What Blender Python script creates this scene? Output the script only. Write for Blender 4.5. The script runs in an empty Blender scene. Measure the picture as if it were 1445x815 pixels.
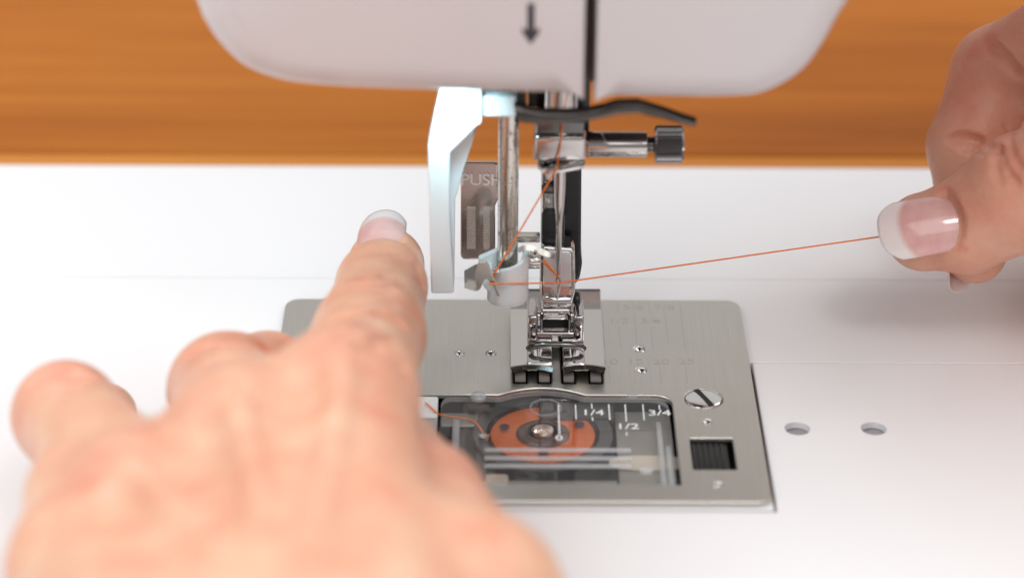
import bpy, bmesh, math, random
import numpy as np
from mathutils import Vector, Matrix

random.seed(4)
rng = np.random.default_rng(4)
MM = 0.001
scene = bpy.context.scene
COL = scene.collection

# ------------------------------------------------------------------ camera
F_PX, CX, CY = 3550.0, 722.5, 407.5          # focal length in photo pixels, photo centre
CAM_POS = np.array([-11.3212, -410.7955, 248.6444])       # mm
PITCH, ROLL, YAW = 0.502868262, 0.00671065981, -0.0058881069


def cam_axes():
    cp, sp = math.cos(PITCH), math.sin(PITCH)
    f = np.array([0, cp, -sp]); u = np.array([0, sp, cp]); x = np.array([1, 0, 0.])
    cy, sy = math.cos(YAW), math.sin(YAW)
    Z = np.array([[cy, -sy, 0], [sy, cy, 0], [0, 0, 1]])
    f, u, x = Z @ f, Z @ u, Z @ x
    c, s = math.cos(ROLL), math.sin(ROLL)
    return c * x + s * u, -s * x + c * u, f


AX = cam_axes()


def ray(px, py):
    return AX[0] * (px - CX) / F_PX - AX[1] * (py - CY) / F_PX + AX[2]


def gz(px, py, z=0.0):      # survey of the photograph: point on a level plane (mm)
    d = ray(px, py); return CAM_POS + d * ((z - CAM_POS[2]) / d[2])


def gy(px, py, y):          # point on an upright plane
    d = ray(px, py); return CAM_POS + d * ((y - CAM_POS[1]) / d[1])


def gd(px, py, depth):      # point at a given distance
    return CAM_POS + ray(px, py) * depth


cam = bpy.data.cameras.new('camera')
cam_ob = bpy.data.objects.new('camera', cam)
COL.objects.link(cam_ob)
m = Matrix.Identity(4)
for i in range(3):
    m[i][0] = AX[0][i]; m[i][1] = AX[1][i]; m[i][2] = -AX[2][i]; m[i][3] = CAM_POS[i] * MM
cam_ob.matrix_world = m
cam.sensor_width = 36.0
cam.lens = 36.0 * F_PX / 1445.0
cam.clip_start = 0.01
cam.clip_end = 50
cam.dof.use_dof = True
cam.dof.focus_distance = 0.490
cam.dof.aperture_fstop = 7.6
cam.dof.aperture_blades = 0
scene.camera = cam_ob

# ------------------------------------------------------------------ light
world = bpy.data.worlds.new('World')
scene.world = world
world.use_nodes = True
bg = world.node_tree.nodes['Background']
bg.inputs[0].default_value = (1.0, 0.95, 0.92, 1)
bg.inputs[1].default_value = 0.33


def area(name, loc, target, size, power, col=(1, 1, 1), sy=None):
    l = bpy.data.lights.new(name, 'AREA')
    l.energy = power; l.color = col; l.size = size
    if sy:
        l.shape = 'RECTANGLE'; l.size_y = sy
    o = bpy.data.objects.new(name, l)
    COL.objects.link(o)
    o.location = loc
    o.rotation_euler = (Vector(target) - Vector(loc)).to_track_quat('-Z', 'Y').to_euler()
    return o


area('key_softbox', (0.28, -0.62, 0.98), (0.02, 0, 0.0), 0.20, 1.7, (1, 0.975, 0.94))
area('front_fill', (0.30, -0.80, 1.05), (0.03, 0, 0.0), 1.1, 5.5, (1, 0.97, 0.955))  # broad fill added to lift the thumb and weaken the hand's shadow
area('overhead_softbox', (-0.70, -0.12, 0.98), (-0.05, 0.0, 0), 0.9, 12.0, (0.97, 0.985, 1.0))
area('right_fill', (0.85, 0.40, 0.95), (0.08, 0.06, 0), 0.9, 8.2, (0.93, 0.96, 1.0), 0.9)  # added fill without a known source, lifts the right and rear bed
area('rear_fill', (0.0, 1.6, 1.0), (0, 0.0, 0), 2.2, 2.1, (1.0, 0.965, 0.92), 1.1)  # unseen panel added so the steel plate mirrors something bright

scene.view_settings.view_transform = 'Standard'
scene.view_settings.look = 'None'
scene.view_settings.exposure = 0.0
scene.view_settings.gamma = 1.0
scene.render.engine = 'CYCLES'
scene.cycles.use_denoising = True
scene.cycles.max_bounces = 10
scene.cycles.transparent_max_bounces = 24
scene.cycles.sample_clamp_indirect = 6.0
scene.cycles.caustics_reflective = False


# ------------------------------------------------------------------ materials
def mat(name, color, rough=0.4, metal=0.0, **kw):
    mt = bpy.data.materials.new(name)
    mt.use_nodes = True
    b = mt.node_tree.nodes['Principled BSDF']
    b.inputs['Base Color'].default_value = (*color, 1)
    b.inputs['Roughness'].default_value = rough
    b.inputs['Metallic'].default_value = metal
    for k, v in kw.items():
        b.inputs[k].default_value = v
    return mt


def nd(mt, typ, **kw):
    n = mt.node_tree.nodes.new(typ)
    for k, v in kw.items():
        setattr(n, k, v)
    return n


def lk(mt, a, b):
    mt.node_tree.links.new(a, b)


def coords(mt, scale=(1, 1, 1)):
    tc = nd(mt, 'ShaderNodeTexCoord'); mp = nd(mt, 'ShaderNodeMapping')
    mp.inputs['Scale'].default_value = scale
    lk(mt, tc.outputs['Object'], mp.inputs['Vector'])
    return mp.outputs['Vector']


def noise(mt, vec, scale, detail=3.0, rough=0.5):
    n = nd(mt, 'ShaderNodeTexNoise')
    n.inputs['Scale'].default_value = scale; n.inputs['Detail'].default_value = detail
    n.inputs['Roughness'].default_value = rough
    lk(mt, vec, n.inputs['Vector'])
    return n.outputs['Fac']


def ramp(mt, fac, stops):
    r = nd(mt, 'ShaderNodeValToRGB')
    e = r.color_ramp.elements
    while len(e) < len(stops):
        e.new(0.5)
    for k, (p, c) in enumerate(stops):
        e[k].position = p; e[k].color = (*c, 1) if len(c) == 3 else c
    lk(mt, fac, r.inputs['Fac'])
    return r.outputs['Color']


def bump(mt, fac, strength, dist):
    b = nd(mt, 'ShaderNodeBump')
    b.inputs['Strength'].default_value = strength; b.inputs['Distance'].default_value = dist
    lk(mt, fac, b.inputs['Height'])
    lk(mt, b.outputs['Normal'], mt.node_tree.nodes['Principled BSDF'].inputs['Normal'])


def P(mt, k):
    return mt.node_tree.nodes['Principled BSDF'].inputs[k]


def g(v):
    return (v, v, v)


# white plastic of the machine
M_white = mat('white_plastic', (0.80, 0.80, 0.81), 0.28)
M_white.node_tree.nodes['Principled BSDF'].inputs['Specular IOR Level'].default_value = 0.45
M_holeshade = mat('hole_shade_grey', (0.30, 0.29, 0.31), 0.4)  # grey that paints the shade low in the table holes
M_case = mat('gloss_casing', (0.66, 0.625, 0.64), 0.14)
bump(M_case, noise(M_case, coords(M_case), 30, 2), 0.05, 0.0006)

# brushed steel (grain along the depth of the plate)
M_steel = mat('brushed_steel', (0.80, 0.78, 0.74), 0.40, 1.0)
v = coords(M_steel, (5200, 60, 200))
f = noise(M_steel, v, 1.0, 4, 0.65)
lk(M_steel, ramp(M_steel, f, [(0.25, (0.625, 0.61, 0.57)), (0.75, (0.705, 0.69, 0.65))]), P(M_steel, 'Base Color'))
f2 = noise(M_steel, coords(M_steel), 70, 4, 0.6)
lk(M_steel, ramp(M_steel, f2, [(0.3, g(0.34)), (0.7, g(0.46))]), P(M_steel, 'Roughness'))
bump(M_steel, f, 0.10, 0.00006)

M_chrome = mat('chrome', (0.80, 0.80, 0.80), 0.07, 1.0)
v = coords(M_chrome)
lk(M_chrome, ramp(M_chrome, noise(M_chrome, v, 500, 4, 0.6), [(0.35, g(0.05)), (0.75, g(0.17))]), P(M_chrome, 'Roughness'))
bump(M_chrome, noise(M_chrome, v, 260, 2), 0.06, 0.0003)
M_satin = mat('satin_metal', (0.66, 0.64, 0.60), 0.22, 1.0)
bump(M_satin, noise(M_satin, coords(M_satin), 700, 3), 0.12, 0.0001)
M_rod = mat('worn_rod', (0.66, 0.62, 0.57), 0.16, 1.0)       # plated rod with dark specks
v = coords(M_rod)
sp = noise(M_rod, v, 1500, 3, 0.6)
lk(M_rod, ramp(M_rod, sp, [(0.30, (0.10, 0.08, 0.07)), (0.40, (0.66, 0.62, 0.57))]), P(M_rod, 'Base Color'))
lk(M_rod, ramp(M_rod, sp, [(0.32, g(0.6)), (0.45, g(0.16))]), P(M_rod, 'Roughness'))
M_darkchrome = mat('dark_chrome', (0.16, 0.155, 0.15), 0.16, 1.0)
M_midchrome = mat('plated_steel', (0.56, 0.53, 0.52), 0.07, 1.0)
M_footchrome = mat('foot_chrome', (0.56, 0.54, 0.54), 0.07, 1.0)
bump(M_footchrome, noise(M_footchrome, coords(M_footchrome), 350, 3), 0.12, 0.0003)
M_sole = mat('sole_chrome', (0.68, 0.665, 0.64), 0.10, 1.0)
M_panel = mat('pale_panel', (0.84, 0.82, 0.84), 0.30, 0.85)
M_pushsteel = mat('push_steel', (0.60, 0.50, 0.465), 0.14, 1.0)  # brown tint puts the hand's reflection into the metal colour
bump(M_pushsteel, noise(M_pushsteel, coords(M_pushsteel), 220, 3), 0.15, 0.0004)
M_copper = mat('copper_hub', (0.82, 0.66, 0.58), 0.13, 1.0)
M_knurl = mat('knurled_steel', (0.36, 0.35, 0.36), 0.18, 1.0)
M_blackplastic = mat('black_plastic', (0.018, 0.018, 0.019), 0.35)
bump(M_blackplastic, noise(M_blackplastic, coords(M_blackplastic), 1800, 2), 0.25, 0.0001)
M_darkplate = mat('dark_reflected', (0.03, 0.028, 0.027), 0.45)  # for the unseen plates that give the chrome dark reflections
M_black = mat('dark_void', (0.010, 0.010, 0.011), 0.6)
M_ink = mat('arrow_ink', (0.035, 0.035, 0.045), 0.4)
M_engrave = mat('engraving', (0.56, 0.54, 0.505), 0.5, 0.9)
M_engtext = mat('stamped_figures', (0.60, 0.585, 0.55), 0.42, 1.0)
M_feed = mat('feed_steel', (0.10, 0.09, 0.085), 0.4, 1.0)
M_race = mat('race_steel', (0.40, 0.385, 0.355), 0.4, 0.5)
M_case_dark = mat('bobbin_case_plastic', (0.085, 0.083, 0.082), 0.35)
M_cream = mat('cream_plastic', (0.62, 0.56, 0.47), 0.4)
M_print = mat('white_print', (0.85, 0.86, 0.88), 0.5)
M_milky = mat('milky_plastic', (0.90, 0.905, 0.92), 0.28)
P(M_milky, 'Subsurface Weight').default_value = 0.25
P(M_milky, 'Subsurface Radius').default_value = (1, 1, 1)
P(M_milky, 'Subsurface Scale').default_value = 0.006
M_arm = mat('threader_arm_plastic', (0.84, 0.85, 0.87), 0.32)


def clear_mat(name, tint, ior=1.49, rough=0.03, milk=0.0):
    mt = bpy.data.materials.new(name); mt.use_nodes = True
    nt = mt.node_tree; nt.nodes.clear()
    out = nt.nodes.new('ShaderNodeOutputMaterial')
    tr = nt.nodes.new('ShaderNodeBsdfTransparent'); tr.inputs[0].default_value = (*tint, 1)
    gl = nt.nodes.new('ShaderNodeBsdfGlossy'); gl.inputs['Roughness'].default_value = rough
    fr = nt.nodes.new('ShaderNodeFresnel'); fr.inputs['IOR'].default_value = ior
    mx = nt.nodes.new('ShaderNodeMixShader')
    ge = nt.nodes.new('ShaderNodeNewGeometry')
    sb = nt.nodes.new('ShaderNodeMath'); sb.operation = 'SUBTRACT'; sb.inputs[0].default_value = 1.0
    mu = nt.nodes.new('ShaderNodeMath'); mu.operation = 'MULTIPLY'
    nt.links.new(ge.outputs['Backfacing'], sb.inputs[1])
    nt.links.new(fr.outputs[0], mu.inputs[0]); nt.links.new(sb.outputs[0], mu.inputs[1])
    nt.links.new(mu.outputs[0], mx.inputs[0])
    if milk:
        df = nt.nodes.new('ShaderNodeBsdfDiffuse'); df.inputs[0].default_value = (0.85, 0.87, 0.9, 1)
        m2 = nt.nodes.new('ShaderNodeMixShader'); m2.inputs[0].default_value = milk
        nt.links.new(tr.outputs[0], m2.inputs[1]); nt.links.new(df.outputs[0], m2.inputs[2])
        nt.links.new(m2.outputs[0], mx.inputs[1])
    else:
        nt.links.new(tr.outputs[0], mx.inputs[1])
    nt.links.new(gl.outputs[0], mx.inputs[2])
    nt.links.new(mx.outputs[0], out.inputs[0])
    return mt


M_clear = clear_mat('clear_plastic', (0.97, 0.97, 0.965), 1.45, 0.03, 0.018)
M_clearrib = clear_mat('clear_rib', (0.90, 0.90, 0.91), 1.5, 0.08, 0.30)
M_clearbob = clear_mat('clear_bobbin', (0.96, 0.95, 0.95), 1.42, 0.04, 0.0)

# orange thread
M_thread = mat('orange_thread', (0.86, 0.20, 0.035), 0.55)
P(M_thread, 'Sheen Weight').default_value = 0.3
tc = nd(M_thread, 'ShaderNodeUVMap')
wv = nd(M_thread, 'ShaderNodeTexWave'); wv.inputs['Scale'].default_value = 1.0
wv.bands_direction = 'DIAGONAL'
lk(M_thread, tc.outputs[0], wv.inputs['Vector'])
lk(M_thread, ramp(M_thread, wv.outputs['Fac'], [(0.0, (0.66, 0.12, 0.02)), (0.6, (0.92, 0.25, 0.05))]), P(M_thread, 'Base Color'))
M_wound = mat('wound_thread', (0.78, 0.17, 0.035), 0.5)
wt = nd(M_wound, 'ShaderNodeTexWave'); wt.wave_type = 'RINGS'; wt.rings_direction = 'Z'
wt.inputs['Scale'].default_value = 700; wt.inputs['Distortion'].default_value = 3.0; wt.inputs['Detail Scale'].default_value = 2.0
lk(M_wound, coords(M_wound), wt.inputs['Vector'])
lk(M_wound, ramp(M_wound, wt.outputs['Fac'], [(0.1, (0.70, 0.115, 0.012)), (0.7, (0.94, 0.225, 0.032))]), P(M_wound, 'Base Color'))
bump(M_wound, wt.outputs['Fac'], 0.5, 0.0001)

# wooden table, grain along x
M_wood = mat('orange_wood', (0.45, 0.16, 0.04), 0.42)
v = coords(M_wood, (2.2, 26, 26))
w1 = noise(M_wood, v, 1.0, 6, 0.62)
v2 = coords(M_wood, (7, 170, 170))
w2 = noise(M_wood, v2, 1.0, 4, 0.6)
mx = nd(M_wood, 'ShaderNodeMix'); mx.data_type = 'FLOAT'; mx.inputs[0].default_value = 0.5
lk(M_wood, w1, mx.inputs[2]); lk(M_wood, w2, mx.inputs[3])
w3 = noise(M_wood, coords(M_wood, (3.0, 11, 11)), 1.0, 3, 0.55)
mx3 = nd(M_wood, 'ShaderNodeMix'); mx3.data_type = 'FLOAT'; mx3.inputs[0].default_value = 0.38
lk(M_wood, mx.outputs[0], mx3.inputs[2]); lk(M_wood, w3, mx3.inputs[3])
lk(M_wood, ramp(M_wood, mx3.outputs[0], [(0.28, (0.19, 0.042, 0.005)), (0.49, (0.375, 0.112, 0.012)), (0.66, (0.51, 0.182, 0.027))]), P(M_wood, 'Base Color'))
bump(M_wood, w2, 0.12, 0.0004)
P(M_wood, 'Specular IOR Level').default_value = 0.12


def skin_mat():
    mt = mat('skin', (0.74, 0.43, 0.32), 0.42)
    P(mt, 'Subsurface Weight').default_value = 0.28
    P(mt, 'Subsurface Radius').default_value = (1.0, 0.35, 0.18)
    P(mt, 'Subsurface Scale').default_value = 0.0028
    P(mt, 'Specular IOR Level').default_value = 0.42
    v = coords(mt)
    a = noise(mt, v, 75, 5, 0.62)
    base = ramp(mt, a, [(0.30, (0.70, 0.300, 0.195)), (0.42, (0.735, 0.385, 0.255)), (0.55, (0.755, 0.440, 0.295)), (0.70, (0.79, 0.525, 0.370))])
    at = nd(mt, 'ShaderNodeAttribute'); at.attribute_name = 'blush'
    mx = nd(mt, 'ShaderNodeMix'); mx.data_type = 'RGBA'
    lk(mt, at.outputs['Fac'], mx.inputs[0]); lk(mt, base, mx.inputs[6])
    mx.inputs[7].default_value = (0.68, 0.235, 0.185, 1)
    lk(mt, mx.outputs[2], P(mt, 'Base Color'))
    # pores and fine furrows
    vo = nd(mt, 'ShaderNodeTexVoronoi'); vo.feature = 'DISTANCE_TO_EDGE'; vo.inputs['Scale'].default_value = 1000
    wob = nd(mt, 'ShaderNodeMix'); wob.data_type = 'VECTOR'; wob.inputs[0].default_value = 0.003
    n2 = nd(mt, 'ShaderNodeTexNoise'); n2.inputs['Scale'].default_value = 500
    lk(mt, v, n2.inputs['Vector']); lk(mt, v, wob.inputs[4]); lk(mt, n2.outputs['Color'], wob.inputs[5])
    lk(mt, wob.outputs[1], vo.inputs['Vector'])
    mm = nd(mt, 'ShaderNodeMath', operation='MULTIPLY_ADD')
    lk(mt, vo.outputs['Distance'], mm.inputs[0]); mm.inputs[1].default_value = 0.6
    lk(mt, noise(mt, v, 350, 4, 0.65), mm.inputs[2])
    bump(mt, mm.outputs[0], 0.60, 0.00034)
    lk(mt, ramp(mt, noise(mt, v, 240, 3), [(0.3, g(0.30)), (0.7, g(0.46))]), P(mt, 'Roughness'))
    return mt


M_skin = skin_mat()


def nail_mat():
    mt = mat('french_nail', (0.8, 0.5, 0.45), 0.12)
    P(mt, 'Coat Weight').default_value = 0.7
    P(mt, 'Coat Roughness').default_value = 0.06
    P(mt, 'Subsurface Weight').default_value = 0.25
    P(mt, 'Subsurface Radius').default_value = (1, 0.5, 0.4)
    P(mt, 'Subsurface Scale').default_value = 0.0012
    uv = nd(mt, 'ShaderNodeUVMap'); sx = nd(mt, 'ShaderNodeSeparateXYZ')
    lk(mt, uv.outputs[0], sx.inputs[0])
    n = noise(mt, coords(mt), 260, 3)
    pink = ramp(mt, n, [(0.3, (0.70, 0.375, 0.36)), (0.7, (0.78, 0.49, 0.465))])
    ad = nd(mt, 'ShaderNodeMath', operation='SUBTRACT')            # v = across (0..1), u = along
    lk(mt, sx.outputs[1], ad.inputs[0]); ad.inputs[1].default_value = 0.5
    sq = nd(mt, 'ShaderNodeMath', operation='MULTIPLY')
    lk(mt, ad.outputs[0], sq.inputs[0]); lk(mt, ad.outputs[0], sq.inputs[1])
    ma = nd(mt, 'ShaderNodeMath', operation='MULTIPLY_ADD')
    lk(mt, sq.outputs[0], ma.inputs[0]); ma.inputs[1].default_value = 0.62
    lk(mt, sx.outputs[0], ma.inputs[2])
    edge = ramp(mt, ma.outputs[0], [(0.71, g(0)), (0.79, g(1))])
    mx = nd(mt, 'ShaderNodeMix'); mx.data_type = 'RGBA'
    lk(mt, edge, mx.inputs[0]); lk(mt, pink, mx.inputs[6]); mx.inputs[7].default_value = (0.84, 0.755, 0.745, 1)
    lk(mt, mx.outputs[2], P(mt, 'Base Color'))
    return mt


M_nail = nail_mat()


# ------------------------------------------------------------------ builders (all geometry in mm)
def empty(name, loc, label, cat, group=None):
    o = bpy.data.objects.new(name, None)
    COL.objects.link(o)
    o.location = [c * MM for c in loc]
    o.empty_display_size = 0.01
    o['label'] = label; o['category'] = cat
    if group:
        o['group'] = group
    return o


def world_loc(o):
    l = Vector((0, 0, 0))
    while o is not None:
        l += o.location; o = o.parent
    return l


def finish(name, me, mt, parent, smooth=True, label=None):
    if smooth is True:
        me.shade_smooth()
    elif smooth:
        me.shade_smooth()
        try:
            me.set_sharp_from_angle(angle=math.radians(smooth))
        except Exception:
            pass
    mts = mt if isinstance(mt, (list, tuple)) else [mt]
    if len(me.materials) == 0:
        for q in mts:
            me.materials.append(q)
    else:
        for k, q in enumerate(mts):
            me.materials[k] = q
    # put the origin at the mesh's own middle
    n = len(me.vertices)
    co = np.empty(n * 3, np.float32); me.vertices.foreach_get('co', co); co = co.reshape(-1, 3)
    mid = (co.min(0) + co.max(0)) / 2
    me.vertices.foreach_set('co', (co - mid).ravel()); me.update()
    o = bpy.data.objects.new(name, me)
    COL.objects.link(o)
    if parent is not None:
        o.parent = parent
        o.location = Vector(mid.tolist()) - world_loc(parent)
    else:
        o.location = mid.tolist()
    if label:
        o['label'] = label
    return o


def from_py(name, verts, faces, mt, parent, smooth=35, uvs=None, label=None):
    me = bpy.data.meshes.new(name)
    me.from_pydata([tuple(c * MM for c in q) for q in verts], [], faces)
    if uvs is not None:
        ul = me.uv_layers.new(name='UVMap')
        li = np.empty(len(me.loops), np.int32); me.loops.foreach_get('vertex_index', li)
        ul.data.foreach_set('uv', np.asarray(uvs, np.float32)[li].ravel())
    bm = bmesh.new(); bm.from_mesh(me)
    bmesh.ops.recalc_face_normals(bm, faces=bm.faces)
    bm.to_mesh(me); bm.free()
    return finish(name, me, mt, parent, smooth, label)


class Geo:
    """collects several shapes of ONE part"""
    def __init__(s):
        s.v = []; s.f = []; s.mi = []

    def add(s, v, f, mi=0):
        n = len(s.v)
        s.v += [tuple(q) for q in v]
        s.f += [[i + n for i in q] for q in f]
        s.mi += [mi] * len(f)

    def box(s, x0, x1, y0, y1, z0, z1, bev=0.0, seg=2, mi=0, rot=None, piv=None):
        bm = bmesh.new()
        bmesh.ops.create_cube(bm, size=1.0)
        for q in bm.verts:
            q.co = ((x0 + x1) / 2 + q.co.x * (x1 - x0), (y0 + y1) / 2 + q.co.y * (y1 - y0), (z0 + z1) / 2 + q.co.z * (z1 - z0))
        if bev:
            bmesh.ops.bevel(bm, geom=bm.edges[:], offset=bev, segments=seg, profile=0.5, affect='EDGES')
        if rot is not None:
            R = Matrix.Rotation(math.radians(rot[0]), 3, rot[1])
            pv = Vector(piv) if piv is not None else Vector(((x0 + x1) / 2, (y0 + y1) / 2, (z0 + z1) / 2))
            for q in bm.verts:
                q.co = R @ (q.co - pv) + pv
        bm.verts.index_update()
        s.add([q.co[:] for q in bm.verts], [[w.index for w in fc.verts] for fc in bm.faces], mi)
        bm.free()
        return s

    def lathe(s, prof, org, axis=(0, 0, 1), seg=32, mi=0, a0=0, a1=2 * math.pi):
        """prof: list of (r, t) along axis from org"""
        w = Vector(axis).normalized()
        u = w.orthogonal().normalized(); q = w.cross(u)
        V = []; Fc = []
        full = abs(a1 - a0 - 2 * math.pi) < 1e-6
        cols = seg if full else seg + 1
        for r, t in prof:
            for k in range(cols):
                a = a0 + (a1 - a0) * k / seg
                p = Vector(org) + w * t + (u * math.cos(a) + q * math.sin(a)) * max(r, 1e-4)
                V.append(p[:])
        for i in range(len(prof) - 1):
            for k in range(seg):
                a = i * cols + k; b = i * cols + (k + 1) % cols
                Fc.append([a, b, b + cols, a + cols])
        if full:
            if prof[0][0] > 1e-3: Fc.append(list(range(cols)))
            if prof[-1][0] > 1e-3: Fc.append([(len(prof) - 1) * cols + k for k in range(cols)])
        s.add(V, Fc, mi)
        return s

    def cyl(s, p0, p1, r, bev=0.2, seg=28, mi=0):
        p0, p1 = Vector(p0), Vector(p1); L = (p1 - p0).length
        return s.lathe([(r - bev, 0), (r - bev * 0.3, bev * 0.3), (r, bev), (r, L - bev), (r - bev * 0.3, L - bev * 0.3), (r - bev, L)], p0, (p1 - p0), seg, mi)

    def tube(s, pts, r, seg=10, mi=0, flat=None):
        pts = [Vector(p) for p in pts]
        V = []; Fc = []
        up = None
        for i, p in enumerate(pts):
            t = (pts[min(i + 1, len(pts) - 1)] - pts[max(i - 1, 0)]).normalized()
            if up is None:
                up = t.orthogonal().normalized()
            up = (up - t * up.dot(t)).normalized(); q = t.cross(up)
            rr = r[i] if isinstance(r, (list, tuple)) else r
            for k in range(seg):
                a = 2 * math.pi * k / seg
                V.append((p + (up * math.cos(a) + q * math.sin(a)) * rr)[:])
        for i in range(len(pts) - 1):
            for k in range(seg):
                a = i * seg + k; b = i * seg + (k + 1) % seg
                Fc.append([a, b, b + seg, a + seg])
        Fc.append(list(range(seg))[::-1]); Fc.append([(len(pts) - 1) * seg + k for k in range(seg)])
        s.add(V, Fc, mi)
        return s

    def sheet(s, rows, th, mi=0):
        """a curved sheet: rows of points (grid) thickened by th along local normal"""
        R = [[Vector(p) for p in r] for r in rows]
        n, c = len(R), len(R[0])
        N = []
        for i in range(n):
            rr = []
            for j in range(c):
                a = R[min(i + 1, n - 1)][j] - R[max(i - 1, 0)][j]
                b = R[i][min(j + 1, c - 1)] - R[i][max(j - 1, 0)]
                rr.append(a.cross(b).normalized())
            N.append(rr)
        V = [(R[i][j] + N[i][j] * th / 2)[:] for i in range(n) for j in range(c)] + [(R[i][j] - N[i][j] * th / 2)[:] for i in range(n) for j in range(c)]
        o = n * c
        Fc = []
        for i in range(n - 1):
            for j in range(c - 1):
                a = i * c + j
                Fc.append([a, a + 1, a + c + 1, a + c]); Fc.append([a + o, a + c + o, a + c + 1 + o, a + 1 + o])
        for i in range(n - 1):
            a = i * c; Fc.append([a, a + c, a + c + o, a + o])
            a = i * c + c - 1; Fc.append([a, a + o, a + c + o, a + c])
        for j in range(c - 1):
            a = j; Fc.append([a, a + o, a + 1 + o, a + 1])
            a = (n - 1) * c + j; Fc.append([a, a + 1, a + 1 + o, a + o])
        s.add(V, Fc, mi)
        return s

    def build(s, name, mt, parent, smooth=35, label=None):
        me = bpy.data.meshes.new(name)
        me.from_pydata([tuple(c * MM for c in q) for q in s.v], [], s.f)
        for k, q in enumerate(mt if isinstance(mt, (list, tuple)) else [mt]):
            me.materials.append(q)
        me.polygons.foreach_set('material_index', s.mi)
        bm = bmesh.new(); bm.from_mesh(me)
        bmesh.ops.recalc_face_normals(bm, faces=bm.faces)
        bm.to_mesh(me); bm.free()
        return finish(name, me, mt, parent, smooth, label)


def rrect(x0, x1, y0, y1, r, n=6):
    out = []
    for cx, cy, a in ((x1 - r, y1 - r, 0), (x0 + r, y1 - r, 90), (x0 + r, y0 + r, 180), (x1 - r, y0 + r, 270)):
        for k in range(n + 1):
            t = math.radians(a + 90 * k / n)
            out.append((cx + r * math.cos(t), cy + r * math.sin(t)))
    return out


def circ(cx, cy, r, n=24):
    return [(cx + r * math.cos(2 * math.pi * k / n), cy + r * math.sin(2 * math.pi * k / n)) for k in range(n)]


def round_poly(pts, r, n=5):
    """round the corners of a polygon; r single or per-corner"""
    out = []
    N = len(pts)
    for i, p in enumerate(pts):
        rr = r[i] if isinstance(r, (list, tuple)) else r
        p = np.array(p[:2], float); a = np.array(pts[i - 1][:2], float); b = np.array(pts[(i + 1) % N][:2], float)
        la, lb = np.linalg.norm(a - p), np.linalg.norm(b - p)
        d = min(rr, la * 0.45, lb * 0.45)
        if d < 1e-3:
            out.append(tuple(p)); continue
        A = p + (a - p) / la * d; B = p + (b - p) / lb * d
        for k in range(n + 1):
            t = k / n
            out.append(tuple((1 - t) ** 2 * A + 2 * t * (1 - t) * p + t * t * B))
    return out


def slab(name, outer, holes, t0, t1, bev, mt, parent, plane='xy', smooth=9, label=None, seg=2):
    """a flat piece cut to an outline with holes, edges rounded; plane xy (t is z) or xz (t is y)"""
    cu = bpy.data.curves.new(name, 'CURVE')
    cu.dimensions = '2D'; cu.fill_mode = 'BOTH'
    for loop in [outer] + list(holes):
        sp = cu.splines.new('POLY')
        sp.points.add(len(loop) - 1)
        for q, (a, b) in zip(sp.points, loop):
            q.co = (a * MM, b * MM, 0, 1)
        sp.use_cyclic_u = True
    h = (t1 - t0) / 2
    cu.extrude = max(h - bev, 0.001) * MM
    cu.bevel_depth = bev * MM; cu.bevel_resolution = seg
    cu.offset = -bev * MM
    o = bpy.data.objects.new(name, cu)
    me = bpy.data.meshes.new_from_object(o)
    bpy.data.objects.remove(o)
    n = len(me.vertices)
    co = np.empty(n * 3, np.float32); me.vertices.foreach_get('co', co); co = co.reshape(-1, 3)
    mid = (t0 + t1) / 2 * MM
    if plane == 'xy':
        co[:, 2] += mid
    else:
        co = np.stack([co[:, 0], -co[:, 2] + mid, co[:, 1]], 1)
    me.vertices.foreach_set('co', np.ascontiguousarray(co).ravel())
    me.materials.clear()
    bm = bmesh.new(); bm.from_mesh(me)
    bmesh.ops.remove_doubles(bm, verts=bm.verts, dist=1e-6)
    bmesh.ops.recalc_face_normals(bm, faces=bm.faces)
    bm.to_mesh(me); bm.free()
    return finish(name, me, mt, parent, smooth, label)


def text_mesh(name, body, size, loc, mt, parent, plane='xy', depth=0.05, sx=1.0, align='CENTER', bold=0.0, label=None):
    cu = bpy.data.curves.new(name, 'FONT')
    cu.body = body; cu.size = size * MM; cu.align_x = align; cu.align_y = 'CENTER'
    cu.extrude = depth * MM; cu.offset = bold * MM
    o = bpy.data.objects.new(name, cu)
    me = bpy.data.meshes.new_from_object(o)
    bpy.data.objects.remove(o)
    n = len(me.vertices)
    co = np.empty(n * 3, np.float32); me.vertices.foreach_get('co', co); co = co.reshape(-1, 3)
    co[:, 0] *= sx
    if plane == 'xz':
        co = np.stack([co[:, 0], -co[:, 2], co[:, 1]], 1)
    co = co + np.array(loc, np.float32) * MM
    me.vertices.foreach_set('co', np.ascontiguousarray(co).ravel())
    me.materials.clear()
    return finish(name, me, mt, parent, False, label)


NY = 13.86           # the upright plane of the needle


def X(px, py, y=NY):
    q = gy(px, py, y); return (q[0], q[2])


# ================================================================== setting: table
slab('wooden_table', rrect(-900, 900, 108, 1100, 4), [], -26, -1.6, 1.0, M_wood, None)
tb = bpy.data.objects['wooden_table']
tb['label'] = 'polished orange brown wooden tabletop behind the white sewing bed'
tb['category'] = 'table'
lip = Geo()
V = []; PR = [(102.7, -26), (102.7, -4.6), (103.2, -3.2), (106.4, -1.7), (107.7, -2.0), (107.7, -26)]
for x in (-900, 900):
    V += [(x, a, b) for a, b in PR]
n = len(PR)
lip.add(V, [[i, (i + 1) % n, n + (i + 1) % n, n + i] for i in range(n)] + [list(range(n)), list(range(n, 2 * n))])
M_lip = M_wood.copy(); M_lip.name = 'light_wood'
for q_ in M_lip.node_tree.nodes:
    if q_.type == 'VALTORGB':
        for e_, c_ in zip(q_.color_ramp.elements, ((0.44, 0.16, 0.03), (0.56, 0.22, 0.045), (0.66, 0.29, 0.075))):
            e_.color = (*c_, 1)
lip.build('edge_strip', M_lip, tb, 30)
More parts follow.
